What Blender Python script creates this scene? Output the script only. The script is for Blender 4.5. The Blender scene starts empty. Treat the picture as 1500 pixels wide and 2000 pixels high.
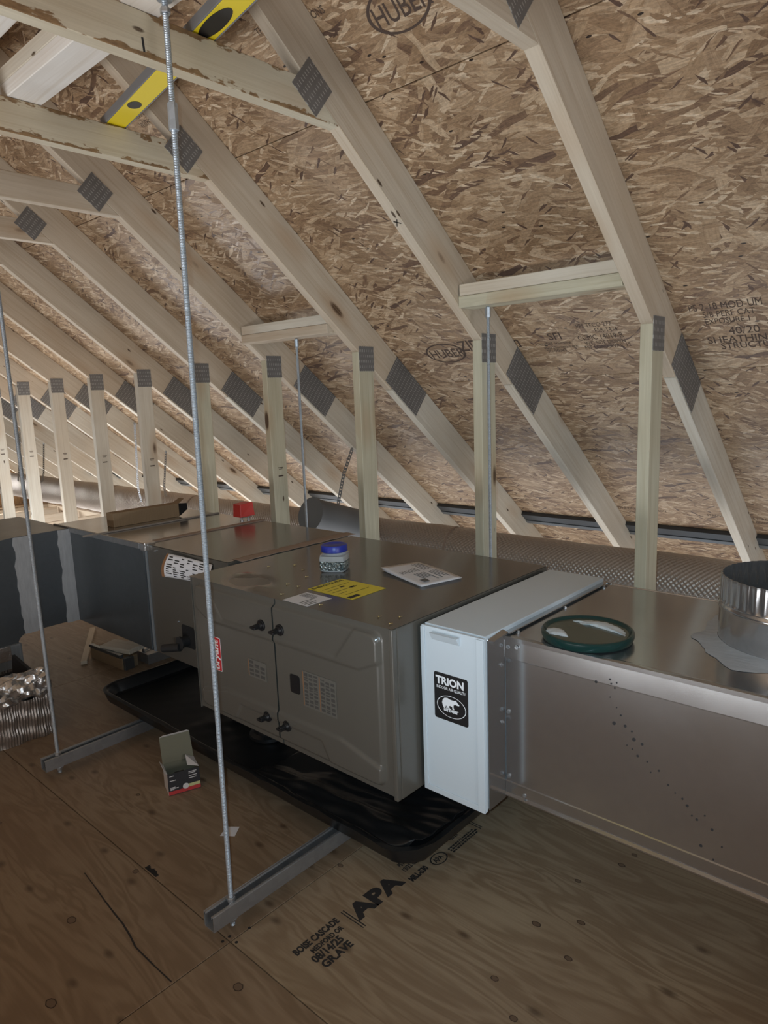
import bpy, bmesh, math, random
from mathutils import Vector, Matrix
random.seed(7)
D = bpy.data
SC = bpy.context.scene
COL = SC.collection
PI = math.pi

# ------------------------------------------------------------------ camera
F_PX, YAW, PITCH, ROLL, CAM_Z = 1343.83, 42.3905, -9.6163, -2.1294, 1.28
def cam_axes():
    y, p, r = map(math.radians, (YAW, PITCH, ROLL))
    f = Vector((-math.sin(y)*math.cos(p), math.cos(y)*math.cos(p), math.sin(p)))
    rt = Vector((math.cos(y), math.sin(y), 0)); up = rt.cross(f)
    R = math.cos(r)*rt + math.sin(r)*up
    return f, R, R.cross(f)
cf, cr, cu = cam_axes()
cam = D.cameras.new('camera'); cam.sensor_fit = 'HORIZONTAL'; cam.sensor_width = 36.0
cam.lens = F_PX*36.0/1500.0; cam.clip_start = 0.02
camo = D.objects.new('camera', cam); COL.objects.link(camo)
M = Matrix((cr, cu, -cf)).transposed().to_4x4(); M.translation = (0, 0, CAM_Z)
camo.matrix_world = M
SC.camera = camo

# ------------------------------------------------------------------ light
w = D.worlds.new('sky'); SC.world = w; w.use_nodes = True
w.node_tree.nodes['Background'].inputs[0].default_value = (0.75, 0.85, 1.0, 1)
w.node_tree.nodes['Background'].inputs[1].default_value = 0.6
def area_light(name, loc, direction, sx, sy, energy, col):
    l = D.lights.new(name, 'AREA'); l.shape = 'RECTANGLE'; l.size = sx; l.size_y = sy
    l.energy = energy; l.color = col
    o = D.objects.new(name, l); COL.objects.link(o); o.location = loc
    o.rotation_euler = Vector(direction).to_track_quat('-Z', 'Y').to_euler()
    return o
# daylight that comes up the stairwell and through the far gable opening
area_light('stairwell_daylight', (-5.15, 1.5, -0.25), (0.0, 0.45, 1), 1.4, .8, 36, (0.93, 0.96, 1.0))
area_light('far_gable_daylight', (-9.85, 2.75, 0.55), (1, 0, 0.02), 0.85, 0.75, 45, (1.0, 0.97, 0.93))
area_light('near_gable_fill', (3.9, 0.0, 1.35), (-1, 0, 0.0), 1.5, 1.2, 45, (0.97, 0.98, 1.0))  # weak general fill, added at an invented gable opening behind the camera
area_light('near_floor_fill', (-1.0, -1.75, -0.22), (-.1, 0.62, 1), 2.8, 0.95, 130, (0.97, 0.98, 1.0))  # added upward fill for roof and undersides, from an invented floor opening
# daylight of the open rooms below, between the joists behind the knee wall
area_light('eave_daylight_far', (-6.2, 2.95, -0.75), (0, 0, 1), 4.6, 1.3, 72, (1.0, 0.98, 0.96))
area_light('eave_daylight_near', (-2.0, 2.95, -0.75), (0, 0, 1), 3.8, 1.3, 26, (1.0, 0.98, 0.96))
# the phone's own flash beside the lens
fl = D.lights.new('camera_flash', 'SPOT'); fl.energy = 62; fl.color = (0.58, 0.82, 1.0)
fl.spot_size = math.radians(92); fl.spot_blend = 1.0; fl.shadow_soft_size = 0.006
flo = D.objects.new('camera_flash', fl); COL.objects.link(flo)
flo.location = Vector((0, 0, CAM_Z)) - cr*0.022 + cu*0.012
flo.rotation_euler = (cf + cr*0.10 + cu*0.0).to_track_quat('-Z', 'Y').to_euler()
SC.view_settings.view_transform = 'Standard'; SC.view_settings.look = 'None'
SC.view_settings.exposure = 0.0; SC.view_settings.gamma = 1.0
SC.view_settings.use_curve_mapping = False
SC.cycles.use_denoising = True

# ------------------------------------------------------------------ materials
MATS = {}
class NT:
    def __init__(s, name):
        m = D.materials.new(name); m.use_nodes = True; s.m = m; s.t = m.node_tree; s.n = s.t.nodes
        s.b = s.n['Principled BSDF']; MATS[name] = m
    def node(s, typ, **kw):
        x = s.n.new(typ)
        for k, v in kw.items(): setattr(x, k, v)
        return x
    def link(s, a, b): s.t.links.new(a, b)
    def put(s, sock, v):
        if isinstance(v, bpy.types.NodeSocket): s.link(v, sock)
        elif v is not None: sock.default_value = v
    def coord(s, rnd=True):
        tc = s.node('ShaderNodeTexCoord'); out = tc.outputs['Object']
        if rnd:
            oi = s.node('ShaderNodeObjectInfo')
            k = s.math('MULTIPLY', oi.outputs['Random'], 37.0)
            c = s.node('ShaderNodeCombineXYZ'); s.link(k, c.inputs[0]); s.link(k, c.inputs[1]); s.link(k, c.inputs[2])
            a = s.node('ShaderNodeVectorMath', operation='ADD'); s.link(out, a.inputs[0]); s.link(c.outputs[0], a.inputs[1]); out = a.outputs[0]
        return out
    def mapv(s, v, scale=(1, 1, 1), rot=(0, 0, 0), loc=(0, 0, 0)):
        m = s.node('ShaderNodeMapping'); s.link(v, m.inputs[0])
        m.inputs['Location'].default_value = loc; m.inputs['Rotation'].default_value = rot; m.inputs['Scale'].default_value = scale
        return m.outputs[0]
    def noise(s, v, scale, detail=3, rough=.55, dist=0):
        n = s.node('ShaderNodeTexNoise'); s.link(v, n.inputs['Vector']); n.inputs['Scale'].default_value = scale
        n.inputs['Detail'].default_value = detail; n.inputs['Roughness'].default_value = rough; n.inputs['Distortion'].default_value = dist
        return n.outputs['Fac'], n.outputs['Color']
    def vor(s, v, scale, feature='F1', metric='EUCLIDEAN', rnd=1.0, dims='3D'):
        n = s.node('ShaderNodeTexVoronoi', feature=feature, voronoi_dimensions=dims)
        if feature == 'F1': n.distance = metric
        s.link(v, n.inputs['Vector']); n.inputs['Scale'].default_value = scale; n.inputs['Randomness'].default_value = rnd
        return n
    def math(s, op, a, b=None, c=None, clamp=False):
        n = s.node('ShaderNodeMath', operation=op); n.use_clamp = clamp
        s.put(n.inputs[0], a); s.put(n.inputs[1], b)
        if c is not None: s.put(n.inputs[2], c)
        return n.outputs[0]
    def ramp(s, f, stops, interp='LINEAR'):
        r = s.node('ShaderNodeValToRGB'); s.put(r.inputs[0], f); e = r.color_ramp; e.interpolation = interp
        while len(e.elements) < len(stops): e.elements.new(.5)
        for el, (p, c) in zip(e.elements, stops):
            el.position = p; el.color = (c, c, c, 1) if not hasattr(c, '__len__') else (*c, 1)
        return r.outputs[0]
    def mix(s, f, a, b, mode='MIX'):
        n = s.node('ShaderNodeMix', data_type='RGBA', blend_type=mode); n.clamp_factor = True
        s.put(n.inputs[0], f)
        for sock, v in ((n.inputs[6], a), (n.inputs[7], b)):
            if isinstance(v, tuple) and len(v) == 3: v = (*v, 1)
            s.put(sock, v)
        return n.outputs[2]
    def sep(s, v):
        n = s.node('ShaderNodeSeparateXYZ'); s.link(v, n.inputs[0]); return n.outputs
    def bump(s, h, strength=.3, dist=.002):
        b = s.node('ShaderNodeBump'); b.inputs['Strength'].default_value = strength; b.inputs['Distance'].default_value = dist
        s.link(h, b.inputs['Height']); s.link(b.outputs[0], s.b.inputs['Normal'])
    def done(s, col=None, rough=.5, metal=0.0, **kw):
        if col is not None: s.put(s.b.inputs['Base Color'], (*col, 1) if isinstance(col, tuple) and len(col) == 3 else col)
        s.put(s.b.inputs['Roughness'], rough); s.put(s.b.inputs['Metallic'], metal)
        for k, v in kw.items(): s.put(s.b.inputs[k], v)
        return s.m
def plain(name, col, rough=.5, metal=0.0, **kw): return NT(name).done(col, rough, metal, **kw)

def mat_lumber(name, c1, c2, wane=False):
    t = NT(name); v = t.coord()
    g, _ = t.noise(t.mapv(v, (1.3, 22, 22)), 1.6, 4, .6, 1.2)
    fine, _ = t.noise(t.mapv(v, (6, 160, 160)), 1.5, 2, .5)
    big, _ = t.noise(v, 1.7, 2)
    col = t.mix(t.ramp(g, [(.3, 0.0), (.7, 1.0)]), c1, c2)
    col = t.mix(t.math('MULTIPLY', fine, .35), col, tuple(x*.62 for x in c1))
    col = t.mix(t.ramp(big, [(.42, 0.0), (.7, .45)]), col, (c1[0]*.86, c1[1]*.74, c1[2]*.62))
    kn = t.vor(t.mapv(v, (3.0, 9, 9)), 1.0)
    rc = t.sep(kn.outputs['Color'])
    k = t.math('MULTIPLY', t.ramp(kn.outputs['Distance'], [(.10, 1.0), (.16, 0.0)]), t.math('GREATER_THAN', rc[0], .62))
    halo = t.math('MULTIPLY', t.ramp(kn.outputs['Distance'], [(.10, .55), (.42, 0.0)]), t.math('GREATER_THAN', rc[0], .62))
    col = t.mix(halo, col, (.40, .24, .12)); col = t.mix(k, col, (.085, .045, .022))
    kn2 = t.vor(t.mapv(v, (9, 26, 26), (0, 0, 0), (3.3, 1.1, 5.2)), 1.0); r2 = t.sep(kn2.outputs['Color'])
    k2 = t.math('MULTIPLY', t.ramp(kn2.outputs['Distance'], [(.09, 1.0), (.15, 0.0)]), t.math('GREATER_THAN', r2[0], .86))
    col = t.mix(k2, col, (.07, .042, .025))
    ln, _ = t.noise(t.mapv(v, (.7, 60, 60), (0, 0, 0), (7, 2, 9)), 1.3, 3, .65, .6)
    col = t.mix(t.ramp(ln, [(.52, 0.0), (.66, .32)]), col, (c1[0]*.70, c1[1]*.60, c1[2]*.48))
    if wane:
        loc = t.node('ShaderNodeTexCoord').outputs['Object']; z = t.sep(loc)[2]
        n2, _ = t.noise(t.mapv(v, (3.5, 9, 9)), 2.2, 4, .7)
        e = t.math('ADD', t.math('MULTIPLY', t.math('ABSOLUTE', z), 20.0), t.math('MULTIPLY', n2, 2.4))
        e = t.ramp(t.math('SUBTRACT', e, 1.45), [(.44, 0.0), (.52, 1.0)])
        n3, _ = t.noise(t.mapv(v, (14, 40, 40)), 3, 3)
        bark = t.mix(n3, (.07, .035, .018), (.42, .26, .12)); y = t.sep(loc)[1]
        e = t.math('MULTIPLY', e, t.math('LESS_THAN', t.math('ABSOLUTE', z), .0442))
        col = t.mix(e, col, bark)
    t.bump(g, .12, .001)
    return t.done(col, .62, 0.0)
mat_lumber('lumber', (.54, .445, .335), (.655, .565, .445))
mat_lumber('lumber_pale', (.61, .55, .45), (.72, .665, .56))
mat_lumber('lumber_green', (.50, .465, .34), (.65, .615, .47))
mat_lumber('lumber_wane', (.60, .535, .40), (.72, .655, .51), True)
mat_lumber('lumber_lit', (.80, .77, .72), (.86, .84, .80))  # lumber whitened so its colour carries the strong light on these boards

def mat_osb(name, dark=1.0):
    t = NT(name); v0 = t.coord()
    dn, dc = t.noise(v0, 3.0, 2)
    off = t.node('ShaderNodeVectorMath', operation='SCALE'); t.link(dc, off.inputs[0]); off.inputs[3].default_value = .10
    ad = t.node('ShaderNodeVectorMath', operation='ADD'); t.link(v0, ad.inputs[0]); t.link(off.outputs[0], ad.inputs[1]); v = ad.outputs[0]
    pal = [(0.0, (.105, .060, .040)), (.15, (.172, .099, .057)), (.32, (.248, .155, .086)), (.5, (.305, .197, .112)), (.68, (.382, .260, .155)), (.84, (.48, .352, .230)), (1.0, (.64, .51, .365))]
    col = None; hgt = None
    layers = [(3, (4.2, 30), 0, 0.0, 0), (-17, (4.6, 32), .45, 1.3, 0), (20, (4.4, 28), .52, 2.9, 0), (-6, (6.5, 50), .60, 4.1, .03), (47, (6, 34), .74, 5.3, 0), (-44, (6, 36), .78, 7.7, 0), (80, (7, 34), .88, 6.1, .02), (9, (13, 95), .82, 8.8, .12), (-27, (16, 105), .87, 9.9, .14), (33, (16, 100), .89, 11.3, .10), (-12, (9, 60), .93, 12.7, -.26), (16, (30, 190), .86, 13.9, .16), (-35, (30, 150), .980, 15.1, -.5), (52, (34, 150), .984, 16.3, -.5)]
    for ang, sc, thr, sh, lift in layers:
        m = t.mapv(t.mapv(v, (1, 1, 1), (0, 0, math.radians(ang)), (sh, sh*1.7, 0)), (sc[0], sc[1], 1))
        vo = t.vor(m, 1.0, 'F1', 'MANHATTAN' if sc[1] > 100 else 'CHEBYCHEV', .9, '2D'); rc = t.sep(vo.outputs['Color'])
        gr, _ = t.noise(t.mapv(m, (.45, 7, 1)), 2.0, 4, .7)
        val = t.math('ADD', t.math('MULTIPLY', rc[1], .66), t.math('MULTIPLY', gr, .62))
        c = t.ramp(t.math('ADD', val, lift-.16), pal)
        if col is None: col, hgt = c, rc[2]
        else:
            msk = t.math('GREATER_THAN', rc[0], thr)
            col = t.mix(msk, col, c); hgt = t.mix(msk, hgt, rc[2])
    fb, _ = t.noise(t.mapv(v, (14, 260, 1), (0, 0, .08)), 1.0, 4, .75); fb2, _ = t.noise(v0, 120, 3, .7)
    fm = t.ramp(t.math('ADD', t.math('MULTIPLY', fb, .6), t.math('MULTIPLY', fb2, .4)), [(.34, .62), (.62, 1.28)])
    col = t.mix(1.0, col, fm, 'MULTIPLY')
    spk = t.vor(t.mapv(v0, (38, 90, 1), (0, 0, .4)), 1.0, dims='2D'); sr = t.sep(spk.outputs['Color'])
    sm = t.math('MULTIPLY', t.math('LESS_THAN', spk.outputs['Distance'], .26), t.math('GREATER_THAN', sr[0], .993))
    col = t.mix(sm, col, (.03, .018, .012))
    t.bump(hgt, .35, .0015)
    rg = t.node('ShaderNodeMath', operation='MULTIPLY'); t.link(hgt, rg.inputs[0]); rg.inputs[1].default_value = .2
    rgo = t.math('ADD', rg.outputs[0], .38)
    return t.done(col, rgo)
mat_osb('osb')

def mat_ply(name, g=1.0, warm=1.0):
    t = NT(name); v = t.coord()
    wv, _ = t.noise(t.mapv(v, (1.1, 6, 1)), 1.7, 3, .55, .8)
    rings = t.math('SINE', t.math('MULTIPLY', wv, 46.0))
    rings = t.math('ADD', t.math('MULTIPLY', rings, .5), .5)
    fine, _ = t.noise(t.mapv(v, (8, 200, 1)), 1.2, 3, .6)
    big, _ = t.noise(v, 2.1, 4, .6)
    col = t.mix(rings, (.225*g, .160*g*warm, .100*g*warm), (.325*g, .245*g*warm, .162*g*warm))
    col = t.mix(t.math('MULTIPLY', fine, .45), col, (.16, .10, .055))
    col = t.mix(t.ramp(big, [(.35, 0.0), (.72, .55)]), col, (.215, .135, .078))
    oi = t.node('ShaderNodeObjectInfo').outputs['Random']
    col = t.mix(t.ramp(oi, [(0, .16), (1, 0.0)]), col, (.10, .06, .035))
    sp = t.vor(t.mapv(v, (5, 9, 1)), 1.0, dims='2D'); r = t.sep(sp.outputs['Color'])
    s = t.math('MULTIPLY', t.ramp(sp.outputs['Distance'], [(.03, 1.0), (.12, 0.0)]), t.math('GREATER_THAN', r[0], .7))
    col = t.mix(t.math('MULTIPLY', s, .7), col, (.07, .04, .022))
    t.bump(fine, .15, .0008)
    return t.done(col, t.math('ADD', t.math('MULTIPLY', fine, .2), .42))
mat_ply('plywood'); mat_ply('plywood_pale', 1.42, 1.06)

def mat_galv(name, col=(.60, .61, .62), rough=.27, spangle=.5, metal=.92):
    t = NT(name); v = t.coord()
    vo = t.vor(v, 55.0); r = t.sep(vo.outputs['Color'])
    n, _ = t.noise(v, 3.0, 4, .6); sc, _ = t.noise(t.mapv(v, (40, 3, 3)), 2.0, 3)
    c = t.mix(t.math('MULTIPLY', r[0], spangle), col, tuple(x*.78 for x in col))
    c = t.mix(t.ramp(n, [(.4, 0.0), (.75, .35)]), c, tuple(x*.72 for x in col))
    ro = t.math('ADD', t.math('MULTIPLY', n, .14), rough-.07)
    t.bump(n, .03, .004)
    return t.done(c, ro, metal)
mat_galv('galvanized', (.52, .525, .53), .17, .16)
mat_galv('galvanized_bright', (.62, .63, .64), .13, .15)
mat_galv('galvanized_dull', (.40, .41, .42), .42, .5, .8)
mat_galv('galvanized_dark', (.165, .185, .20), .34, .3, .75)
mat_galv('rod_zinc', (.56, .62, .68), .42, .8, .75)
def mat_rod():
    t = NT('threaded_zinc'); v = t.coord(False); z = t.sep(v)[2]
    th = t.math('SINE', t.math('MULTIPLY', z, 2*PI/.0032)); n, _ = t.noise(t.coord(), 60, 2)
    t.bump(th, .6, .0012)
    return t.done(t.mix(n, (.42, .48, .54), (.60, .66, .72)), .42, .7)
mat_rod()
def mat_plate():
    t = NT('gusset_steel'); v = t.coord(False); x, y, z = t.sep(v)
    u = t.math('FRACT', t.math('MULTIPLY', x, 46.0))
    row = t.math('FLOOR', t.math('MULTIPLY', x, 46.0))
    w_ = t.math('FRACT', t.math('ADD', t.math('MULTIPLY', z, 92.0), t.math('MULTIPLY', row, .5)))
    a = t.math('LESS_THAN', t.math('ABSOLUTE', t.math('SUBTRACT', u, .5)), .25)
    b = t.math('LESS_THAN', t.math('ABSOLUTE', t.math('SUBTRACT', w_, .5)), .12)
    s = t.math('MULTIPLY', a, b)
    n, _ = t.noise(t.coord(), 25, 2)
    col = t.mix(n, (.15, .145, .14), (.23, .22, .21)); col = t.mix(s, col, (.42, .41, .39))
    t.bump(s, .5, .001)
    return t.done(col, .5, .35)
mat_plate()
def mat_paint(name, col, rough, bump=.04, coat=0.0):
    t = NT(name); v = t.coord(); n, _ = t.noise(v, 220, 2); big, _ = t.noise(v, 2.5, 3)
    c = t.mix(t.math('MULTIPLY', big, .18), col, tuple(x*.8 for x in col))
    t.bump(n, bump, .0006)
    return t.done(c, rough, 0.0, **{'Coat Weight': coat, 'Coat Roughness': .12})
mat_paint('furnace_paint', (.100, .091, .076), .30, .03, .25)
mat_paint('furnace_top_paint', (.092, .083, .070), .22, .02, .4)
mat_paint('white_paint', (.60, .66, .70), .38)
mat_paint('black_plastic', (.008, .009, .010), .40, .06)
plain('knob_black', (.009, .009, .010), .38)
plain('black_rubber', (.02, .02, .021), .6)
plain('knot_wood', (.150, .100, .064), .6)
plain('knot_ring', (.050, .032, .022), .7)
plain('ink', (.022, .020, .020), .7)
plain('ink_faded', (.075, .048, .035), .8)
plain('white_ink', (.82, .84, .86), .5)
plain('black_label', (.010, .010, .011), .35)
plain('red_label', (.52, .025, .030), .4)
plain('red_plastic', (.62, .055, .045), .38)
plain('paper', (.68, .68, .70), .7)
plain('paper_grey', (.30, .29, .27), .7)
plain('print_grey', (.12, .12, .12), .7)
plain('label_print', (.060, .056, .050), .5)
plain('label_film', (.118, .110, .094), .35)
plain('orange_ink', (.24, .115, .05), .6)
plain('yellow_label', (.72, .60, .05), .5)
plain('level_yellow', (.85, .66, .02), .35)
plain('level_grey', (.22, .22, .225), .45, .2)
plain('blue_lid', (.018, .035, .32), .35)
plain('green_lid', (.005, .030, .027), .25)
plain('lid_inside', (.075, .085, .062), .2)
plain('screw_zinc', (.50, .52, .54), .32, .9)
plain('brass_screw', (.62, .48, .22), .3, .9)
plain('eave_steel', (.06, .065, .07), .4, .4)
plain('eave_lip', (.16, .175, .185), .35, .6)
plain('tape_tan', (.30, .225, .18), .6)
plain('box_inside', (.15, .14, .095), .85)
plain('box_black', (.022, .020, .022), .6)
plain('box_red', (.45, .035, .035), .55)
plain('box_white', (.60, .56, .54), .65)
plain('box_yellow', (.5, .48, .22), .6)
plain('boot_grey', (.15, .155, .16), .5)
plain('dark_void', (.006, .006, .007), .9)
plain('pvc_white', (.78, .78, .76), .4)
t = NT('mastic'); nn, _ = t.noise(t.mapv(t.coord(), (6, 30, 6)), 3, 4); t.bump(nn, .4, .003)
t.done(t.mix(nn, (.27, .28, .29), (.46, .475, .49)), .42)
t = NT('mastic_dark'); nn, _ = t.noise(t.mapv(t.coord(), (30, 30, 4)), 3, 4); t.bump(nn, .4, .003)
t.done(t.mix(nn, (.13, .145, .155), (.21, .23, .245)), .5)
t = NT('cardboard'); nn, _ = t.noise(t.mapv(t.coord(), (3, 60, 3)), 3, 3)
t.done(t.mix(nn, (.20, .135, .075), (.29, .205, .12)), .8)
t = NT('white_smear'); nn, _ = t.noise(t.coord(), 40, 4); t.bump(nn, .8, .004)
t.done(t.mix(nn, (.42, .46, .46), (.68, .71, .72)), .5)
def mat_foil(name, c1, c2, rough, quilt=0, metal=.7):
    t = NT(name); v = t.coord(False); n, _ = t.noise(v, 30, 4, .65, .5); n2, _ = t.noise(v, 4, 3)
    h = n
    if quilt:
        x, y, z = t.sep(v)
        a = t.math('MULTIPLY', t.math('SINE', t.math('MULTIPLY', x, quilt)), t.math('SINE', t.math('MULTIPLY', t.math('ARCTAN2', y, z), quilt*.123)))
        h = t.math('ADD', t.math('MULTIPLY', a, .6), t.math('MULTIPLY', n, .7))
    t.bump(h, .5, .006)
    return t.done(t.mix(n2, c1, c2), rough, metal)
mat_foil('foil_duct', (.36, .31, .27), (.48, .42, .37), .40, 300, .6)
mat_foil('foil_bright', (.62, .60, .58), (.78, .77, .76), .26, 0, .9)
def mat_foil_ribbed():
    t = NT('foil_ribbed'); v = t.coord(False); x, y, z = t.sep(v); n, _ = t.noise(v, 22, 4, .65)
    r = t.math('SINE', t.math('ADD', t.math('MULTIPLY', y, 620.0), t.math('MULTIPLY', n, 5.0)))
    t.bump(t.math('ADD', t.math('MULTIPLY', r, .4), n), .6, .006)
    return t.done(t.mix(n, (.36, .32, .29), (.55, .50, .46)), .34, .8)
mat_foil_ribbed()
t = NT('clear_plastic'); t.done((.86, .90, .92), .12, 0.0, **{'Transmission Weight': .55, 'IOR': 1.25, 'Alpha': 1.0})
t = NT('screw_heap'); vo = t.vor(t.coord(), 160.0); t.bump(vo.outputs['Distance'], 1.0, .006)
t.done(t.ramp(t.sep(vo.outputs['Color'])[0], [(0, (.10, .15, .16)), (1, (.55, .64, .64))]), .3, .6)

# ------------------------------------------------------------------ mesh helpers
class MB:
    def __init__(s): s.v = []; s.f = []
    def add(s, vs, fs):
        o = len(s.v); s.v += [tuple(p) for p in vs]; s.f += [tuple(i+o for i in q) for q in fs]
    def box(s, lo, hi):
        x0, y0, z0 = lo; x1, y1, z1 = hi
        s.add([(x0,y0,z0),(x1,y0,z0),(x1,y1,z0),(x0,y1,z0),(x0,y0,z1),(x1,y0,z1),(x1,y1,z1),(x0,y1,z1)],
              [(0,3,2,1),(4,5,6,7),(0,1,5,4),(1,2,6,5),(2,3,7,6),(3,0,4,7)]); return s
    def hexa(s, p):   # 8 points, bottom loop then top loop
        s.add(p, [(0,3,2,1),(4,5,6,7),(0,1,5,4),(1,2,6,5),(2,3,7,6),(3,0,4,7)]); return s
    def cyl(s, p0, p1, r0, r1=None, n=16, cap=True):
        p0, p1 = Vector(p0), Vector(p1); r1 = r0 if r1 is None else r1
        d = (p1-p0).normalized(); a = d.orthogonal().normalized(); b = d.cross(a)
        vs = []
        for p, r in ((p0, r0), (p1, r1)):
            vs += [p + (a*math.cos(2*PI*i/n) + b*math.sin(2*PI*i/n))*r for i in range(n)]
        fs = [(i, (i+1) % n, n+(i+1) % n, n+i) for i in range(n)]
        if cap: fs += [tuple(range(n-1, -1, -1)), tuple(range(n, 2*n))]
        s.add(vs, fs); return s
    def lathe(s, prof, c, n=48, fn=None, caps=True):   # prof [(r,z)], around vertical axis at c
        vs = []
        for r, z in prof:
            for i in range(n):
                rr = fn(r, z, i) if fn else r
                vs.append((c[0]+rr*math.cos(2*PI*i/n), c[1]+rr*math.sin(2*PI*i/n), c[2]+z))
        m = len(prof); fs = [(j*n+i, j*n+(i+1) % n, (j+1)*n+(i+1) % n, (j+1)*n+i) for j in range(m-1) for i in range(n)]
        if caps: fs += [tuple(range(n-1, -1, -1)), tuple((m-1)*n+i for i in range(n))]
        s.add(vs, fs); return s
    def tube(s, pts, r, n=8):
        for a, b in zip(pts, pts[1:]): s.cyl(a, b, r, r, n)
        return s
    def prism(s, poly, o, u, v, w, d):     # 2D polygon in frame o,u,v extruded d along w
        o, u, v, w = map(Vector, (o, u, v, w)); n = len(poly)
        a = [o+u*x+v*y for x, y in poly]; b = [p+w*d for p in a]
        s.add(a+b, [tuple(range(n-1, -1, -1)), tuple(range(n, 2*n))]+[(i, (i+1) % n, n+(i+1) % n, n+i) for i in range(n)]); return s
    def grid(s, fn, nu, nv):
        vs = [fn(i/nu, j/nv) for j in range(nv+1) for i in range(nu+1)]
        s.add(vs, [(j*(nu+1)+i, j*(nu+1)+i+1, (j+1)*(nu+1)+i+1, (j+1)*(nu+1)+i) for j in range(nv) for i in range(nu)]); return s
    def build(s, name, mat, parent=None, smooth=None, bevel=0, off=None, seg=2, fixn=True, solid=0):
        o0 = Vector(off) if off is not None else (Vector(parent_world(parent)) if parent else Vector((0, 0, 0)))
        me = D.meshes.new(name); me.from_pydata([tuple(Vector(p)-o0) for p in s.v], [], s.f)
        bm = bmesh.new(); bm.from_mesh(me)
        if fixn: bmesh.ops.recalc_face_normals(bm, faces=bm.faces)
        if bevel:
            es = [e for e in bm.edges if len(e.link_faces) == 2 and e.calc_face_angle(0) > .6]
            bmesh.ops.bevel(bm, geom=es, offset=bevel, segments=seg, profile=.6, affect='EDGES', clamp_overlap=True)
        bm.to_mesh(me); bm.free()
        if smooth is not None:
            for p in me.polygons: p.use_smooth = True
            me.set_sharp_from_angle(angle=math.radians(smooth))
        me.materials.append(MATS[mat]); me.update()
        ob = D.objects.new(name, me); COL.objects.link(ob)
        if parent:
            ob.parent = parent
            if off is not None: ob.location = Vector(off)-Vector(parent_world(parent))
        else: ob.location = o0
        if solid:
            md = ob.modifiers.new('thick', 'SOLIDIFY'); md.thickness = solid; md.offset = 0
        return ob
WLOC = {}
def parent_world(p):
    if p is None: return Vector((0, 0, 0))
    l = Vector(p.location); q = p.parent
    while q: l += Vector(q.location); q = q.parent
    return l
def thing(name, label, cat, loc=(0, 0, 0), group=None, kind=None):
    o = D.objects.new(name, None); COL.objects.link(o); o.location = loc; o.empty_display_size = .05
    return tag(o, label, cat, group, kind)
def tag(o, label=None, cat=None, group=None, kind=None):
    if label: o['label'] = label
    if cat: o['category'] = cat
    if group: o['group'] = group
    if kind: o['kind'] = kind
    return o
def struct(o, label=None): o['kind'] = 'structure'; (o.__setitem__('label', label) if label else None); return o
def plab(o, label): o['label'] = label; return o
BOXM = {}
def board(name, c, ax, dims, mat, parent=None, bevel=.0018):
    """box with its own frame: local x is the length (grain), c centre (world), ax 3 axis vectors"""
    key = (round(dims[0], 4), round(dims[1], 4), round(dims[2], 4), mat, bevel)
    if key not in BOXM:
        b = MB().box((-dims[0]/2, -dims[1]/2, -dims[2]/2), (dims[0]/2, dims[1]/2, dims[2]/2))
        tmp = b.build(name, mat, bevel=bevel, seg=1); BOXM[key] = tmp.data; D.objects.remove(tmp)
    ob = D.objects.new(name, BOXM[key]); COL.objects.link(ob)
    X, Y, Z = [Vector(a).normalized() for a in ax]
    m = Matrix((X, Y, Z)).transposed()
    if parent: ob.parent = parent
    ob.location = Vector(c)-Vector(parent_world(parent)); ob.rotation_euler = m.to_euler()
    return ob
def text_mb(s, o, xd, ud, size, bold=0, sx=1.0, align='LEFT'):
    cu_ = D.curves.new('t', 'FONT'); cu_.body = s; cu_.size = size; cu_.offset = bold; cu_.align_x = align
    cu_.resolution_u = 3
    tmp = D.objects.new('t', cu_); COL.objects.link(tmp)
    dg = bpy.context.evaluated_depsgraph_get(); me = D.meshes.new_from_object(tmp.evaluated_get(dg))
    xd, ud, o = Vector(xd).normalized(), Vector(ud).normalized(), Vector(o)
    vs = [o+xd*(v.co.x*sx)+ud*v.co.y for v in me.vertices]; fs = [tuple(p.vertices) for p in me.polygons]
    D.objects.remove(tmp); D.curves.remove(cu_); D.meshes.remove(me)
    return vs, fs
def text(name, s, o, xd, ud, size, mat, parent, bold=0, sx=1.0, align='LEFT'):
    """flat print: one mesh, lines is a string or list of (string, u, v, size, bold, sx)"""
    b = MB(); lines = [(s, 0, 0, size, bold, sx)] if isinstance(s, str) else s
    xv, uv = Vector(xd).normalized(), Vector(ud).normalized()
    for (q, du, dv, sz, bd, sx_) in lines:
        b.add(*text_mb(q, Vector(o)+xv*du+uv*dv, xd, ud, sz, bd, sx_, align))
    return b.build(name, mat, parent, fixn=False)
def copy_tree(o, parent=None):
    c = o.copy(); COL.objects.link(c); c.parent = parent
    for ch in list(o.children): copy_tree(ch, c)
    return c

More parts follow.
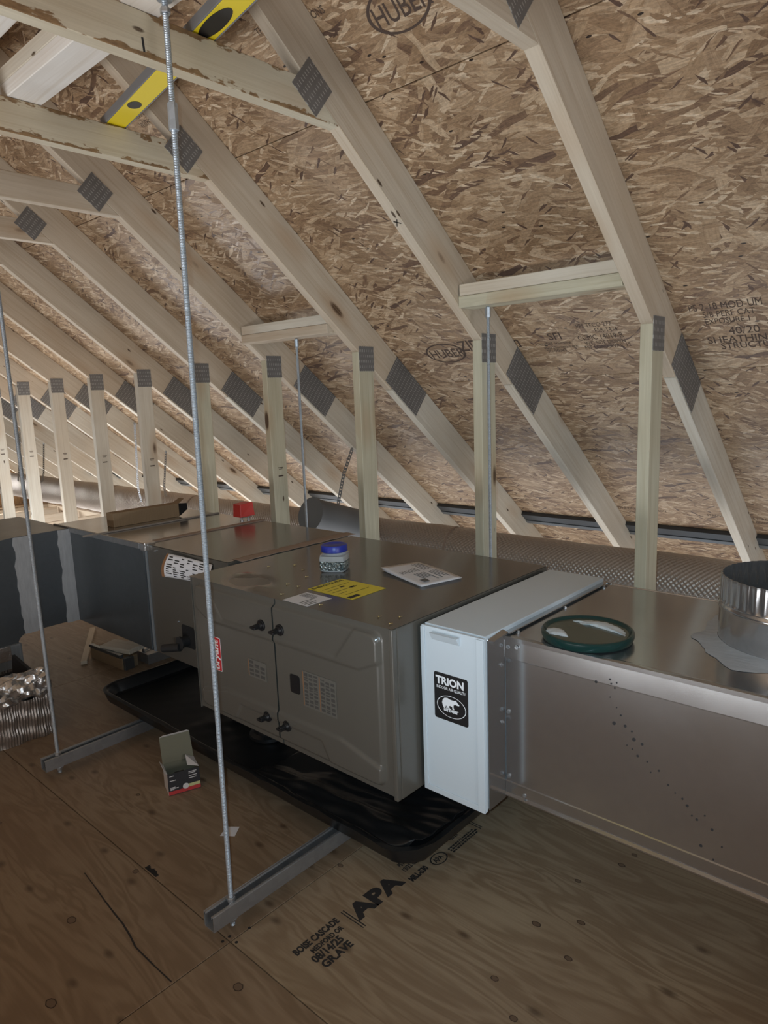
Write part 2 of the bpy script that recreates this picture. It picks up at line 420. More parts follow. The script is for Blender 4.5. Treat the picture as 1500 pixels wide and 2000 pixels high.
# ------------------------------------------------------------------ the setting
SL = .806                                   # roof slope (rise per run)
CS = 1/math.sqrt(1+SL*SL); SN = SL*CS       # cos / sin of the pitch
RC = 3.3395                                 # roof underside: z = RC - SL*y
UP = Vector((0, -CS, SN)); DN = Vector((0, CS, -SN)); NRM_IN = Vector((0, -SN, -CS))
def roof(y, d=0.0): return Vector((0, y, RC-SL*y)) + NRM_IN*d
def tX(k): return -.8131-k*.6096
XL, XR = -10.0, 4.0
OPEN = (-6.0, .95, -4.30, 2.02)             # stairwell opening in the floor
OPEN2 = (-2.5, -2.30, .5, -1.20)  # opening invented behind the camera for the upward fill lamp
OPEN3 = (XL+.3, 2.215, XR-.3, 3.80)         # bare joists behind the knee wall
def rect_minus(r, h):
    x0, y0, x1, y1 = r; a, b, c, d = h
    if a >= x1 or c <= x0 or b >= y1 or d <= y0: return [r]
    out = []
    if a > x0: out.append((x0, y0, a, y1)); x0 = a
    if c < x1: out.append((c, y0, x1, y1)); x1 = c
    if b > y0: out.append((x0, y0, x1, b))
    if d < y1: out.append((x0, d, x1, y1))
    return out
mb = MB()
for r in [q for p_ in rect_minus((XL, -4.2, XR, 4.2), OPEN) for o_ in rect_minus(p_, OPEN2) for q in rect_minus(o_, OPEN3)]: mb.box((r[0], r[1], -.20), (r[2], r[3], -.0185))
floor = struct(mb.build('floor', 'lumber'), 'plywood attic floor')
rows = [(-4.2, -2.8536, [-6, -3.5, -1, 1.5]), (-2.8536, -1.6346, [-7, -4.6, -2.2, .3, 2.7]), (-1.6346, -.4154, [-8.6, -6.1, -3.72, -1.285, 1.15, 3.6]),
        (-.4154, .8036, [-8.6, -6.16, -3.72, -1.285, 1.15, 3.59]), (.8036, 2.0226, [-8.06, -5.63, -3.19, -1.285, 1.153, 3.59]),
        (2.0226, 3.2416, [-9.1, -6.7, -4.3, -1.9, .5, 2.9]), (3.2416, 4.2, [-7.9, -5.5, -3.1, -.7, 1.7])]
sheets = []
for y0, y1, cuts in rows:
    xs = [XL]+cuts+[XR]
    for a, b in zip(xs, xs[1:]):
        for r in [q for p_ in rect_minus((a, y0, b, y1), OPEN) for o_ in rect_minus(p_, OPEN2) for q in rect_minus(o_, OPEN3)]:
            g = .0012
            q = MB().box((r[0]+g, r[1]+g, -.018), (r[2]-g, r[3]-g, 0)).build('plywood_sheet', 'plywood', floor, bevel=.0008, seg=1, off=((r[0]+r[2])/2, (r[1]+r[3])/2, 0))
            sheets.append((r, q))
def sheet_at(x, y):
    for r, q in sheets:
        if r[0] <= x <= r[2] and r[1] <= y <= r[3]: return q
apa = sheet_at(-.9, 1.2); apa.data.materials[0] = MATS['plywood_pale']; plab(apa, 'paler plywood sheet with black mill stamps')
# sloping roof deck, far side: OSB sheets between the seams seen in the photograph
ceil = struct(MB().prism([(0, 0), (4.25, 0), (4.25, .02), (0, .02)], (XL, 0, RC+.0165/CS), DN, -NRM_IN, (1, 0, 0), XR-XL).build('ceiling_back', 'osb'), 'sloping roof deck over the furnace')
ys = [.0, .594, 1.546, 2.498, 3.450, 4.3]
osb_sheets = []
for i, (a, b) in enumerate(zip(ys, ys[1:])):
    st = -.2035-.019 if i % 2 else -.2035-.019+1.2192
    xs = [XL]+sorted(st+2.4384*k for k in range(-5, 3) if XL+.1 < st+2.4384*k < XR-.1)+[XR]
    for x0, x1 in zip(xs, xs[1:]):
        c = (roof(a)+roof(b))/2; c.x = (x0+x1)/2; c -= NRM_IN*.0055
        L = (b-a)/CS
        o = board('osb_sheet', c, ((1, 0, 0), UP, Vector((1, 0, 0)).cross(UP)), (x1-x0-.003, L-.003, .011), 'osb', ceil, bevel=.0005)
        osb_sheets.append((x0, x1, a, b, o))
def osb_at(x, y):
    for x0, x1, a, b, o in osb_sheets:
        if x0 <= x <= x1 and a <= y <= b: return o
near = struct(MB().prism([(0, 0), (5.6, 0), (5.6, .02), (0, .02)], (XL, 0, RC), Vector((0, -CS, -SN)), Vector((0, -SN, CS)), (1, 0, 0), XR-XL).build('ceiling_front', 'osb'), 'roof deck on the other side of the ridge')
def gable(name, x0, x1, holes):
    mb = MB(); ysn = sorted({-4.1, 4.1, 0.0}|{h[0] for h in holes}|{h[1] for h in holes})
    for a, b in zip(ysn, ysn[1:]):
        cuts = sorted((h[2], h[3]) for h in holes if h[0] <= a and h[1] >= b)
        z0 = 0.0
        for lo, hi in cuts:
            if lo > z0: mb.box((x0, a, z0), (x1, b, lo))
            z0 = hi
        ta, tb = RC-SL*abs(a), RC-SL*abs(b)
        mb.hexa([(x0,a,z0),(x1,a,z0),(x1,b,z0),(x0,b,z0),(x0,a,max(ta,z0+.01)),(x1,a,max(ta,z0+.01)),(x1,b,max(tb,z0+.01)),(x0,b,max(tb,z0+.01))])
    return mb.build(name, 'osb')
struct(gable('wall_left', XL-.1, XL, [(2.3, 3.2, .15, .95)]), 'far gable wall')
struct(gable('wall_right', XR, XR+.1, [(-.8, .8, .7, 2.0)]), 'gable wall behind the camera')
def rough_frame(name, x, y0, y1, z0, z1, label):
    fr = MB()
    for lo, hi in (((y0, z0), (y1, z0+.038)), ((y0, z1-.038), (y1, z1)), ((y0, z0+.038), (y0+.038, z1-.038)), ((y1-.038, z0+.038), (y1, z1-.038))):
        fr.box((x-.05, lo[0], lo[1]), (x+.05, hi[0], hi[1]))
    return struct(fr.build(name, 'lumber'), label)
rough_frame('window_1', XL-.05, 2.3, 3.2, .15, .95, 'open window frame in the far gable'); rough_frame('fill_window', XR+.05, -.8, .8, .7, 2.0, 'open window frame added behind the camera for the fill light')  # second frame is added around the unseen opening of the fill lamp
st = MB()
for a, b, c, d in (OPEN, OPEN2):
    st.box((a-.02, b-.02, -1.6), (a, d+.02, -.02)).box((c, b-.02, -1.6), (c+.02, d+.02, -.02)).box((a, b-.02, -1.6), (c, b, -.02)).box((a, d, -1.6), (c, d+.02, -.02))
struct(st.build('wall_stairwell', 'white_paint'), 'drywall lining of the stairwell and the added floor opening')

# ------------------------------------------------------------------ trusses
VD = .140/CS                                 # vertical depth of a 2x6 chord
YP, ZP, ZT = 2.1047, RC-SL*2.1047-VD, 2.003  # post face, post top, underside of collar tie
def make_truss():
    r = thing('roof_truss', 'x', 'roof truss', (0, 2.1, 0))
    def chord(name, y0, y1, sgn=1, mat='lumber'):
        c = (roof(y0)+roof(y1))/2 + NRM_IN*.07; c.x = -.019
        ax = (DN, (-1, 0, 0), DN.cross(Vector((-1, 0, 0))))
        if sgn < 0:
            c.y = -c.y; d2 = Vector((0, -CS, -SN)); ax = (d2, (-1, 0, 0), d2.cross(Vector((-1, 0, 0))))
        o = board(name, c, ax, ((y1-y0)/CS, .038, .1395), mat, r); return o
    chord('top_chord', .06, 2.392); chord('lower_chord', 2.394, 4.02, 1, 'lumber_pale'); chord('top_chord', .06, 4.02, -1)
    pt = MB(); z1 = ZP
    pt.hexa([(-.038, YP, 0), (0, YP, 0), (0, YP+.089, 0), (-.038, YP+.089, 0), (-.038, YP, ZP), (0, YP, ZP), (0, YP+.089, ZP-SL*.089), (-.038, YP+.089, ZP-SL*.089)])
    # rotate the frame so that local x is the grain of the post
    for sy, nm in ((1, 'post'),):
        p = pt.build(nm, 'lumber_green', None, bevel=.0018, seg=1, off=(-.019, YP+.0445, .7))
        p.parent = r; p.location = Vector((-.019, YP+.0445, .7))-Vector((0, 2.1, 0))
        p.data.transform(Matrix.Rotation(PI/2, 4, 'Y')); p.rotation_euler = (0, -PI/2, 0)
    # collar tie, ends cut to the slope of the chords
    yb = (RC-VD-ZT)/SL; yt = (RC-VD-ZT-.089)/SL
    tb = MB().hexa([(-.038, -yb, ZT), (0, -yb, ZT), (0, yb, ZT), (-.038, yb, ZT), (-.038, -yt, ZT+.089), (0, -yt, ZT+.089), (0, yt, ZT+.089), (-.038, yt, ZT+.089)])
    q = tb.build('collar_tie', 'lumber', None, bevel=.0018, seg=1, off=(-.019, 0, ZT+.0445)); q.parent = r
    q.location = Vector((-.019, -2.1, ZT+.0445)); q.data.transform(Matrix.Rotation(-PI/2, 4, 'Z')); q.rotation_euler = (0, 0, PI/2)
    board('bottom_chord', (-.019, 3.0, -.110), ((0, 1, 0), (-1, 0, 0), (0, 0, 1)), (1.56, .038, .175), 'lumber', r)
    def plate(c, ax, L, W):
        return board('gusset_plate', (.0008, c[0], c[1]), (ax, (-1, 0, 0), Vector(ax).cross(Vector((-1, 0, 0)))), (L, .0016, W), 'gusset_steel', r, bevel=0)
    plate((2.408, 1.3125), DN, .258, .130)
    plate((YP+.0475, 1.434), (0, 0, 1), .102, .088)
    plate((1.343, 2.077), DN, .100, .100)
    return r
ORD = {-1: ('roof truss just right of the round collar duct, outside the picture edge'),
 0: 'rightmost roof truss in view, its post behind the return plenum', 1: 'roof truss whose post stands behind the paper on the furnace',
 2: 'roof truss whose post stands behind the jar on the furnace', 3: 'roof truss whose post stands just right of the red box',
 4: 'roof truss whose post stands behind the long threaded rod', 5: 'roof truss whose post rises behind the long cardboard package',
 6: 'roof truss whose post stands just left of the long cardboard package', 7: 'roof truss whose post is third from the left edge',
 8: 'roof truss whose post stands right behind the leftmost threaded rod', 9: 'roof truss whose post is cut by the left edge of the picture'}
base = make_truss(); trusses = {}
ks = list(range(-1, 15))
for n, k in enumerate(ks):
    o = base if n == 0 else copy_tree(base)
    o.location = (tX(k), 2.1, 0); trusses[k] = o
    if k in ORD: o['label'] = ORD[k]
    else: o['label'] = ['first', 'second', 'third', 'fourth', 'fifth'][k-10] + ' roof truss beyond the leftmost visible post, towards the far gable'
    o['group'] = 'lumber roof trusses along the attic'
for k in (1, 2):
    for ch in trusses[k].children:
        if ch.name.startswith('collar_tie'):
            ch.data = ch.data.copy(); ch.data.materials[0] = MATS['lumber_wane']; plab(ch, 'collar tie with bark along its edges')
for k in (5, 6, 7, 8, 9):
    for ch in trusses[k].children:
        if ch.name.startswith('post'):
            ch.data = ch.data.copy(); ch.data.materials[0] = MATS['lumber_pale']
gs = None
for k in (3, 5, 6, 7, 8, 9):
    if gs is None:
        m = MB()
        for dy, z, w_, h_ in ((-.012, .948, .030, .0035), (-.008, .941, .022, .0025), (-.012, .905, .030, .007)): m.box((.0002, 2.150+dy, z), (.0006, 2.150+dy+w_, z+h_))
        gs = m.build('grade_stamp', 'ink_faded', None); gs['kind'] = 'stuff'; gs.location = (0, -2.1, 0); gs.parent = trusses[k]; first = gs
    else:
        c = gs.copy(); COL.objects.link(c); c.parent = trusses[k]
m = MB()
m.hexa([(.0002, .858, 2.040), (.0006, .858, 2.040), (.0006, .863, 2.040), (.0002, .863, 2.040), (.0002, .860, 2.012), (.0006, .860, 2.012), (.0006, .865, 2.012), (.0002, .865, 2.012)])
o = m.build('pen_mark', 'ink', None); o.location = (0, -2.1, 0); o.parent = trusses[1]
m = MB().box((.0002, 1.648, 1.790), (.0006, 1.684, 1.793)).box((.0002, 1.662, 1.780), (.0006, 1.666, 1.800))
o = m.build('pen_mark', 'ink', None); o.location = (0, -2.1, 0); o.parent = trusses[1]
# board nailed along the posts at far left
lb = board('knee_wall_board', (-5.95, YP+.108, .20), ((1, 0, 0), (0, 1, 0), (0, 0, 1)), (1.75, .036, .14), 'lumber_lit')  # bright light is painted into this board's colour
tag(lb, 'board nailed low along the far left posts, whitened as if strongly lit', 'board')
# dark steel strip along the eave, between the rafters
ev = thing('eave_strip', 'dark steel strip running along the roof deck low at the eave', 'metal strip', (tX(6), 3.42, RC-SL*3.42))
for k in ks[:-1]:
    x1, x0 = tX(k)-.0385, tX(k+1)+.0005
    c = roof(3.425, .012); c.x = (x0+x1)/2
    board('segment', c, ((1, 0, 0), UP, Vector((1, 0, 0)).cross(UP)), (x1-x0, .058, .022), 'eave_steel', ev, bevel=.001)
    c = roof(3.462, .020); c.x = (x0+x1)/2
    board('lip', c, ((1, 0, 0), UP, Vector((1, 0, 0)).cross(UP)), (x1-x0, .030, .014), 'eave_lip', ev, bevel=.001)

# hanger blocks
def block_pair(name, x0, x1, yc, z0, label, mats=('lumber_green', 'lumber_pale')):
    r = thing(name, label, 'wood block', ((x0+x1)/2, yc, z0), 'doubled hanger blocks')
    for i in (0, 1):
        board('flat_board', ((x0+x1)/2 + (.004 if i else 0), yc, z0+.019+.0385*i), ((1, 0, 0), (0, 1, 0), (0, 0, 1)), (x1-x0-.002, .089, .0375), mats[i], r)
    return r
block_pair('hanger_block', tX(1), tX(0)-.038, 1.970+.0445, 1.562, 'doubled wood block between the two rightmost rafters')
block_pair('hanger_block', tX(3), tX(2)-.038, 1.970+.0445, 1.535, 'doubled wood block between rafters above the red box', ('lumber', 'lumber_pale'))
block_pair('hanger_block', -2.45, -1.05, .862, ZT+.0895, 'doubled pale boards lying across the collar ties beside the yellow level', ('lumber_lit', 'lumber_pale'))  # lower board coloured whiter for the light from below
block_pair('hanger_block', -3.6, -1.6, .655, ZT+.0895, 'doubled pale boards across the collar ties at the top left corner', ('lumber_lit', 'lumber_pale'))  # lower board whitened here too, light put into its colour

# ------------------------------------------------------------------ rods and struts
def rod(label, p0, p1, r, couplings=(), nuts=(), washers=()):
    p0, p1 = Vector(p0), Vector(p1); L = (p1-p0).length; d = (p1-p0).normalized()
    root = thing('threaded_rod', label, 'threaded rod', p0, 'threaded hanger rods')
    b = MB().cyl((0, 0, 0), (0, 0, L), r, r, 12); o = b.build('rod', 'threaded_zinc', None, smooth=40)
    o.parent = root; o.location = (0, 0, 0); o.rotation_mode = 'QUATERNION'; o.rotation_quaternion = d.to_track_quat('Z', 'Y')
    def at(t): return p0 + d*((t-p0.z)/d.z)
    for z0, z1 in couplings:
        MB().cyl(at(z0), at(z1), r*1.75, r*1.75, 6).build('coupling_nut', 'rod_zinc', root, bevel=.001, seg=1)
    for z in nuts: MB().cyl(at(z), at(z+.011), r*1.8, r*1.8, 6).build('hex_nut', 'screw_zinc', root, bevel=.0012, seg=1)
    for z in washers: MB().cyl(at(z), at(z+.0025), r*2.6, r*2.6, 18).build('washer', 'rod_zinc', root)
    return root
rod('tall threaded rod in front of the furnace, with a coupling high up', (-1.322, .838, .004), (-1.346, .872, 2.090), .0062, [(1.838, 1.892)], [.016, .070, 2.060], [.0275, 2.086])
rod('threaded rod at the left edge, in front of the duct elbow', (-2.398, .872, .004), (-2.395, .864, 2.090), .0062, [(1.80, 1.85)], [.016, .070], [.0275, 2.086])
rod('short threaded rod hanging from the right block down behind the furnace', (-1.333, 2.0145, .004), (-1.333, 2.0145, 1.5612), .0055, [(1.525, 1.559)], [.016], [.0275])
rod('short threaded rod hanging from the left block behind the coil box', (-2.312, 2.0145, .004), (-2.312, 2.0145, 1.5342), .0055, [(1.50, 1.532)], [.016], [.0275])
def strut(label, x, y0, y1, z0=.030, W=.0415, H=.0405, t=.0028):
    r = thing('channel_strut', label, 'metal channel', (x, y0, z0), 'slotted channel struts under the furnace')
    xa, xb = x-W/2, x+W/2
    wl = MB(); wl.box((xa, y0, z0), (xa+t, y1, z0+H)).box((xb-t, y0, z0), (xb, y1, z0+H))
    wl.box((xa+t, y0, z0+H-t), (xa+.0095, y1, z0+H)).box((xb-.0095, y0, z0+H-t), (xb-t, y1, z0+H))
    wl.box((xa+.0075, y0, z0+H-.0085), (xa+.0095, y1, z0+H-t)).box((xb-.0095, y0, z0+H-.0085), (xb-.0075, y1, z0+H-t))
    wl.build('channel_walls', 'galvanized_dull', r, bevel=.0008, seg=1)
    bs = MB(); bs.box((xa+t, y0, z0), (x-.007, y1, z0+t)).box((x+.007, y0, z0), (xb-t, y1, z0+t))
    y = y0; 
    while y < y1: bs.box((x-.007, y, z0), (x+.007, min(y+.022, y1), z0+t)); y += .051
    plab(bs.build('slotted_base', 'galvanized_dull', r), 'slotted bottom of the channel')
strut('slotted metal channel nearest the camera, sticking out from under the furnace', -1.3257, .775, 2.10)
strut('slotted metal channel on the left beside the small open carton', -2.404, .822, 2.10)

# ------------------------------------------------------------------ drain pan and risers
px0, px1, py0, py1, pz = -2.735, -1.035, 1.185, 2.00, .0712
pan = thing('drain_pan', 'black plastic drain pan lying on the metal channels under the furnace', 'drain pan', ((px0+px1)/2, (py0+py1)/2, pz))
def rrect(x0, y0, x1, y1, r, n=6):
    out = []
    for cx, cy, a0 in ((x1-r, y1-r, 0), (x0+r, y1-r, PI/2), (x0+r, y0+r, PI), (x1-r, y0+r, 1.5*PI)):
        out += [(cx+r*math.cos(a0+PI/2*i/n), cy+r*math.sin(a0+PI/2*i/n)) for i in range(n+1)]
    return out
def dense(poly, step):
    out = []
    for i, p in enumerate(poly):
        q = poly[(i+1) % len(poly)]; L = math.dist(p, q); m = max(1, int(L/step))
        out += [(p[0]+(q[0]-p[0])*j/m, p[1]+(q[1]-p[1])*j/m) for j in range(m)]
    return out
def wob(x, y, s): return math.sin(x*37+y*11+s)*.5+math.sin(x*83-y*59+s*2)*.3+math.sin(x*17+y*131+s*3)*.35
rings = []
for ins, z, amp in ((.012, .000, .000), (.004, .012, .002), (-.006, .040, .004), (-.010, .050, .004), (.002, .0525, .003), (.012, .046, .003), (.026, .010, .003), (.040, .006, .002)):
    ring = dense(rrect(px0, py0, px1, py1, .085), .03)
    cx, cy = (px0+px1)/2, (py0+py1)/2; vs = []
    for x, y in ring:
        k = 1.0 if x > -2.3 else .25
        d = Vector((cx-x, cy-y)); nx = -1 if x < px0+.085 else (1 if x > px1-.085 else 0); ny = -1 if y < py0+.085 else (1 if y > py1-.085 else 0)
        v = Vector((nx, ny)); v = v.normalized() if v.length else v
        w_ = wob(x, y, z*40)*amp*k
        vs.append((x-v.x*(ins+w_), y-v.y*(ins+w_), pz+z+wob(y, x, ins*90)*amp*.7*k*(1 if z > 0 else 0)))
    rings.append(vs)
n = len(rings[0]); mb = MB(); allv = [p for r in rings for p in r]
fs = [(j*n+i, j*n+(i+1) % n, (j+1)*n+(i+1) % n, (j+1)*n+i) for j in range(len(rings)-1) for i in range(n)]
fs.append(tuple(range(n-1, -1, -1)))
mb.add(allv, fs); mb.build('rim', 'black_plastic', pan, smooth=50)
def panfloor(u, v):
    x = px0+.045+(px1-px0-.09)*u; y = py0+.045+(py1-py0-.09)*v
    k = .3 if x < -2.2 else 1
    return (x, y, pz+.0065+.003*k*(wob(x*.8, y*.8, 3)+1)*min(1, 6*min(u, 1-u, v, 1-v)+.05))
MB().grid(panfloor, 90, 40).build('tray_floor', 'black_plastic', pan, smooth=60, fixn=False)
# loose black sheet wrinkled over the near right corner
def wrinkle(u, v):
    x = -1.72+.672*u; y = 1.192+.33*v
    rc_ = .10; cxr, cyr = px1-.013-rc_, py0+.008+rc_
    if x > cxr and y < cyr:
        d_ = math.hypot(x-cxr, y-cyr)
        if d_ > rc_: x = cxr+(x-cxr)*rc_/d_; y = cyr+(y-cyr)*rc_/d_
    edge = max(0.0, 1-v*9)
    z = pz+.053+.004*math.sin(u*7+v*6)*.6+.0022*math.sin(v*24+u*5+1.5*math.sin(u*6))+.0014*math.sin(v*47-u*16)+.0010*math.sin(u*30+v*33)
    z -= .034*max(0, math.sin(PI*min(1, max(0, (v-.2)/.8))))*min(1, 3*(1-u))
    z -= edge*.012; fade = max(0.0, (.30-u)/.30); z -= fade*.030*(1-edge)
    return (x, y+.004*math.sin(u*22), max(pz+.0135, z))
sh = MB().grid(wrinkle, 120, 70).build('plastic_sheet', 'black_plastic', pan, smooth=60, fixn=False, solid=.001)
plab(sh, 'wrinkled black plastic sheet over the near corner of the pan')
RZ0 = pz+.0135
for i, (x, y, lab) in enumerate(((-1.90, 1.42, 'black cone riser under the left front of the furnace'), (-1.30, 1.50, 'black cone riser under the right front of the furnace'), (-1.90, 1.80, 'black cone riser under the left back of the furnace'), (-1.30, 1.80, 'black cone riser under the right back of the furnace'), (-2.08, 1.47, 'black cone riser under the coil box beside the drain fitting'))):
    ro = MB().lathe([(.070, 0), (.070, .012), (.055, .02), (.038, .11), (.034, .15), (.050, .158), (.050, .2601-RZ0)], (x, y, RZ0), 24).build('cone_riser', 'black_plastic', None, smooth=35, off=(x, y, RZ0))
    tag(ro, lab, 'equipment riser', 'black risers standing in the pan')

# ------------------------------------------------------------------ furnace
FX0, FX1, FY0, FY1, FZ0, FZ1 = -1.9587, -1.070, 1.182, 1.9414, .2605, .7194
fur = thing('furnace', 'taupe metal furnace lying on its side with two doors', 'furnace', ((FX0+FX1)/2, (FY0+FY1)/2, FZ0))
MB().box((FX0, FY0+.020, FZ0), (FX1, FY1, FZ1-.0015)).build('cabinet', 'furnace_paint', fur, bevel=.003)
def toptop(u, v):
    x = FX0+(FX1-FX0)*u; y = FY0+.002+(FY1-FY0-.002)*v
    z = FZ1
    for cx, cy, rx, ry, h in ((-1.735, 1.262, .070, .045, -.0125), (-1.80, 1.30, .045, .030, .0060), (-1.66, 1.235, .045, .026, .0050)):
        q = ((x-cx)/rx)**2+((y-cy)/ry)**2; z += h*math.exp(-q*1.6)
    return (x, y, z)
plab(MB().grid(toptop, 90, 70).build('top_panel', 'furnace_top_paint', fur, smooth=60, fixn=False), 'dented glossy top panel')
def sst(a, b, x): t_ = max(0, min(1, (x-a)/(b-a))); return t_*t_*(3-2*t_)
def sd_box(x, z, x0, z0, x1, z1, r):
    dx = max(x0+r-x, x-(x1-r)); dz = max(z0+r-z, z-(z1-r))
    return -(math.hypot(max(dx, 0), max(dz, 0))+min(max(dx, dz), 0)-r)     # >0 inside
def door(x0, x1, mirror, label):
    z0, z1 = FZ0+.006, FZ1-.004
    def h(x, z):
        # written for the right-hand door; u grows towards its outer edge
        u = (x-x0)/(x1-x0) if not mirror else (x1-x)/(x1-x0)
        X = -1.525+u*.437
        hh = .010*sst(0, .013, sd_box(X, z, -1.60, FZ0+.020, -1.112, FZ1-.017, .028))
        zu = .590 if X < -1.188 else .590+(X+1.188)/.073*.034
        up = sst(-.005, .005, (z-zu)*.9)
        zl = .374 if X < -1.268 else .374-(X+1.268)/.148*.036
        lo = sst(-.005, .005, (zl-z)*.9)
        d = max(up, lo)
        inn = min(z-.606, (-1.272+(z-.603)/.09*.072)-X); d2 = sst(-.003, .003, inn)
        inn2 = min(.344-z, (-1.338+(.338-z)/.089*.051)-X); d3 = sst(-.003, .003, inn2)
        return hh*(1)+.0062*d*sst(.002, .008, hh)-.0036*max(d2, d3)*sst(.002, .008, hh)
    nx, nz = 110, 110; m = MB()
    vs = [(x0+(x1-x0)*i/nx, FY0+.0105-h(x0+(x1-x0)*i/nx, z0+(z1-z0)*j/nz), z0+(z1-z0)*j/nz) for j in range(nz+1) for i in range(nx+1)]
    W = nx+1
    fs = [(j*W+i, j*W+i+1, (j+1)*W+i+1, (j+1)*W+i) for j in range(nz) for i in range(nx)]
    m.add(vs, fs)
    for a_, b_ in (((x0, z0), (x1, z0)), ((x1, z0), (x1, z1)), ((x1, z1), (x0, z1)), ((x0, z1), (x0, z0))):
        m.add([(a_[0], FY0+.0105, a_[1]), (b_[0], FY0+.0105, b_[1]), (b_[0], FY0+.020, b_[1]), (a_[0], FY0+.020, a_[1])], [(0, 1, 2, 3)])
    return plab(m.build('door', 'furnace_paint', fur, smooth=50, fixn=False), label)
dl = door(FX0+.003, -1.5305, True, 'left access door with embossed panels')
dr = door(-1.5245, FX1-.016, False, 'right access door with embossed panels')
MB().box((FX1-.0145, FY0+.004, FZ0), (FX1-.001, FY0+.0205, FZ1-.002)).build('corner_flange', 'furnace_paint', fur, bevel=.003)
MB().box((FX0, FY0+.006, FZ0), (FX0+.0022, FY0+.0205, FZ1-.002)).build('corner_flange', 'furnace_paint', fur, bevel=.0008)
def knob(x, z, par):
    y = FY0-.003; m = MB()
    m.cyl((x, y+.004, z), (x, y-.004, z), .0175, .0165, 24).cyl((x, y-.004, z), (x, y-.012, z), .0125, .010, 20).cyl((x, y-.012, z), (x, y-.030, z), .0085, .0075, 16)
    m.box((x-.0115, y-.034, z-.0035), (x+.0115, y-.016, z+.0035))
    return plab(m.build('knob', 'knob_black', par, smooth=35, bevel=.0008, seg=1), 'black thumb knob')
knob(-1.580, .629, dl); knob(-1.495, .632, dr); knob(-1.578, .344, dl); knob(-1.488, .342, dr)
def sticker(name, x0, x1, z0, z1, mat, par, y, r=.003):
    poly = rrect(x0, z0, x1, z1, r, 3)
    return MB().prism(poly, (0, y, 0), (1, 0, 0), (0, 0, 1), (0, 1, 0), .0004).build(name, mat, par)
YD = FY0-.0001
bd = sticker('badge', -1.853, -1.803, .427, .539, 'white_ink', dl, YD-.0008)
sticker('badge_field', -1.8515, -1.8045, .4285, .5375, 'red_label', dl, YD-.0012)
text('badge_lettering', 'bryant', (-1.8165, YD-.0014, .4315), (0, 0, 1), (-1, 0, 0), .037, 'white_ink', dl, bold=.0012, sx=1.02)
sticker('sight_window', -1.466, -1.424, .453, .509, 'black_label', dr, YD-.0008, .008)
def rating(name, x0, x1, z0, z1, cols, par, seed):
    random.seed(seed)
    s = sticker(name, x0, x1, z0, z1, 'label_film', par, YD-.0006, .002)
    g = MB(); og = MB(); W = (x1-x0)/cols
    for c in range(cols):
        xa = x0+W*c+.003
        og.box((xa-.002, YD-.0010, z0+.003), (xa+.001, YD-.0008, z1-.003))
        for k in range(3):
            xk = xa+.004+k*(W-.008)/3
            z = z0+.006
            while z < z1-.010:
                ln = random.uniform(.004, .016)
                g.box((xk, YD-.0010, z), (xk+(W-.010)/3*.75, YD-.0008, min(z+ln*.6, z1-.005))); z += ln
    g.build('print', 'label_print', par); og.build('print_stripe', 'orange_ink', par)
rating('rating_label', -1.411, -1.275, .426, .532, 2, dr, 3); rating('wiring_label', -1.662, -1.574, .452, .509, 1, dl, 5)
# stickers on the top
TZ = FZ1+.0006
def quad_slab(pts, z, mat, name, par, t=.0004):
    return MB().hexa([(p[0], p[1], z) for p in pts]+[(p[0], p[1], z+t) for p in pts]).build(name, mat, par)
ye = quad_slab([(-1.511, 1.305), (-1.324, 1.305), (-1.324, 1.447), (-1.511, 1.447)], TZ, 'yellow_label', 'energy_label', fur)
ex, eu = (0, 1, 0), (-1, 0, 0)
text('energy_lettering', [('ENERGYGUIDE', 0, .012, .019, .0006, .98)], (-1.478, 1.311, TZ+.0007), ex, eu, .02, 'ink', fur)
g = MB()
for k, (a_, b_) in enumerate(((.01, .125), (.01, .06), (.01, .115), (.01, .05), (.02, .12))): g.box((-1.462+k*.022, 1.309+a_, TZ+.0005), (-1.460+k*.022, 1.305+b_, TZ+.0007))
g.box((-1.352, 1.31, TZ+.0005), (-1.335, 1.352, TZ+.0007)); g.box((-1.448, 1.375, TZ+.0005), (-1.438, 1.392, TZ+.0007)); g.box((-1.424, 1.392, TZ+.0005), (-1.412, 1.412, TZ+.0007))
g.build('energy_print', 'ink', fur)
quad_slab([(-1.487, 1.188), (-1.381, 1.188), (-1.381, 1.281), (-1.487, 1.281)], TZ, 'paper', 'serial_label', fur)
g = MB(); random.seed(11)
for k in range(9):
    g.box((-1.480+k*.006, 1.245, TZ+.0005), (-1.480+k*.006+random.uniform(.001, .004), 1.274, TZ+.0007))
for k in range(4): g.box((-1.425+k*.011, 1.196, TZ+.0005), (-1.421+k*.011, 1.196+random.uniform(.03, .075), TZ+.0007))
g.build('serial_print', 'print_grey', fur)
for i, (x, y) in enumerate(((-1.83, 1.41), (-1.77, 1.475), (-1.70, 1.45), (-1.62, 1.395), (-1.60, 1.30), (-1.555, 1.305), (-1.53, 1.22), (-1.16, 1.235), (-1.115, 1.265), (-1.10, 1.21), (-1.36, 1.215))):
    s = MB().cyl((x, y, FZ1+.0025), (x+.003, y+.009, FZ1+.0022), .0012, .0006, 6).cyl((x, y, FZ1+.0025), (x-.0006, y-.0015, FZ1+.0025), .0026, .0022, 8).build('loose_screw', 'brass_screw', None)
    s.location = (0, 0, 0)
    where = ('nearest the joint tape', 'farthest back on the left of the jar', 'just left of the jar', 'just in front of the jar', 'between the dent and the yellow label', 'at the near left edge of the yellow label', 'left of the white serial label', 'leftmost of three by the right front corner', 'rearmost of three by the right front corner', 'closest to the right front corner', 'right of the white serial label')[i]
    tag(s, 'small loose screw on the furnace top '+where, 'screw', 'loose screws on the furnace top')

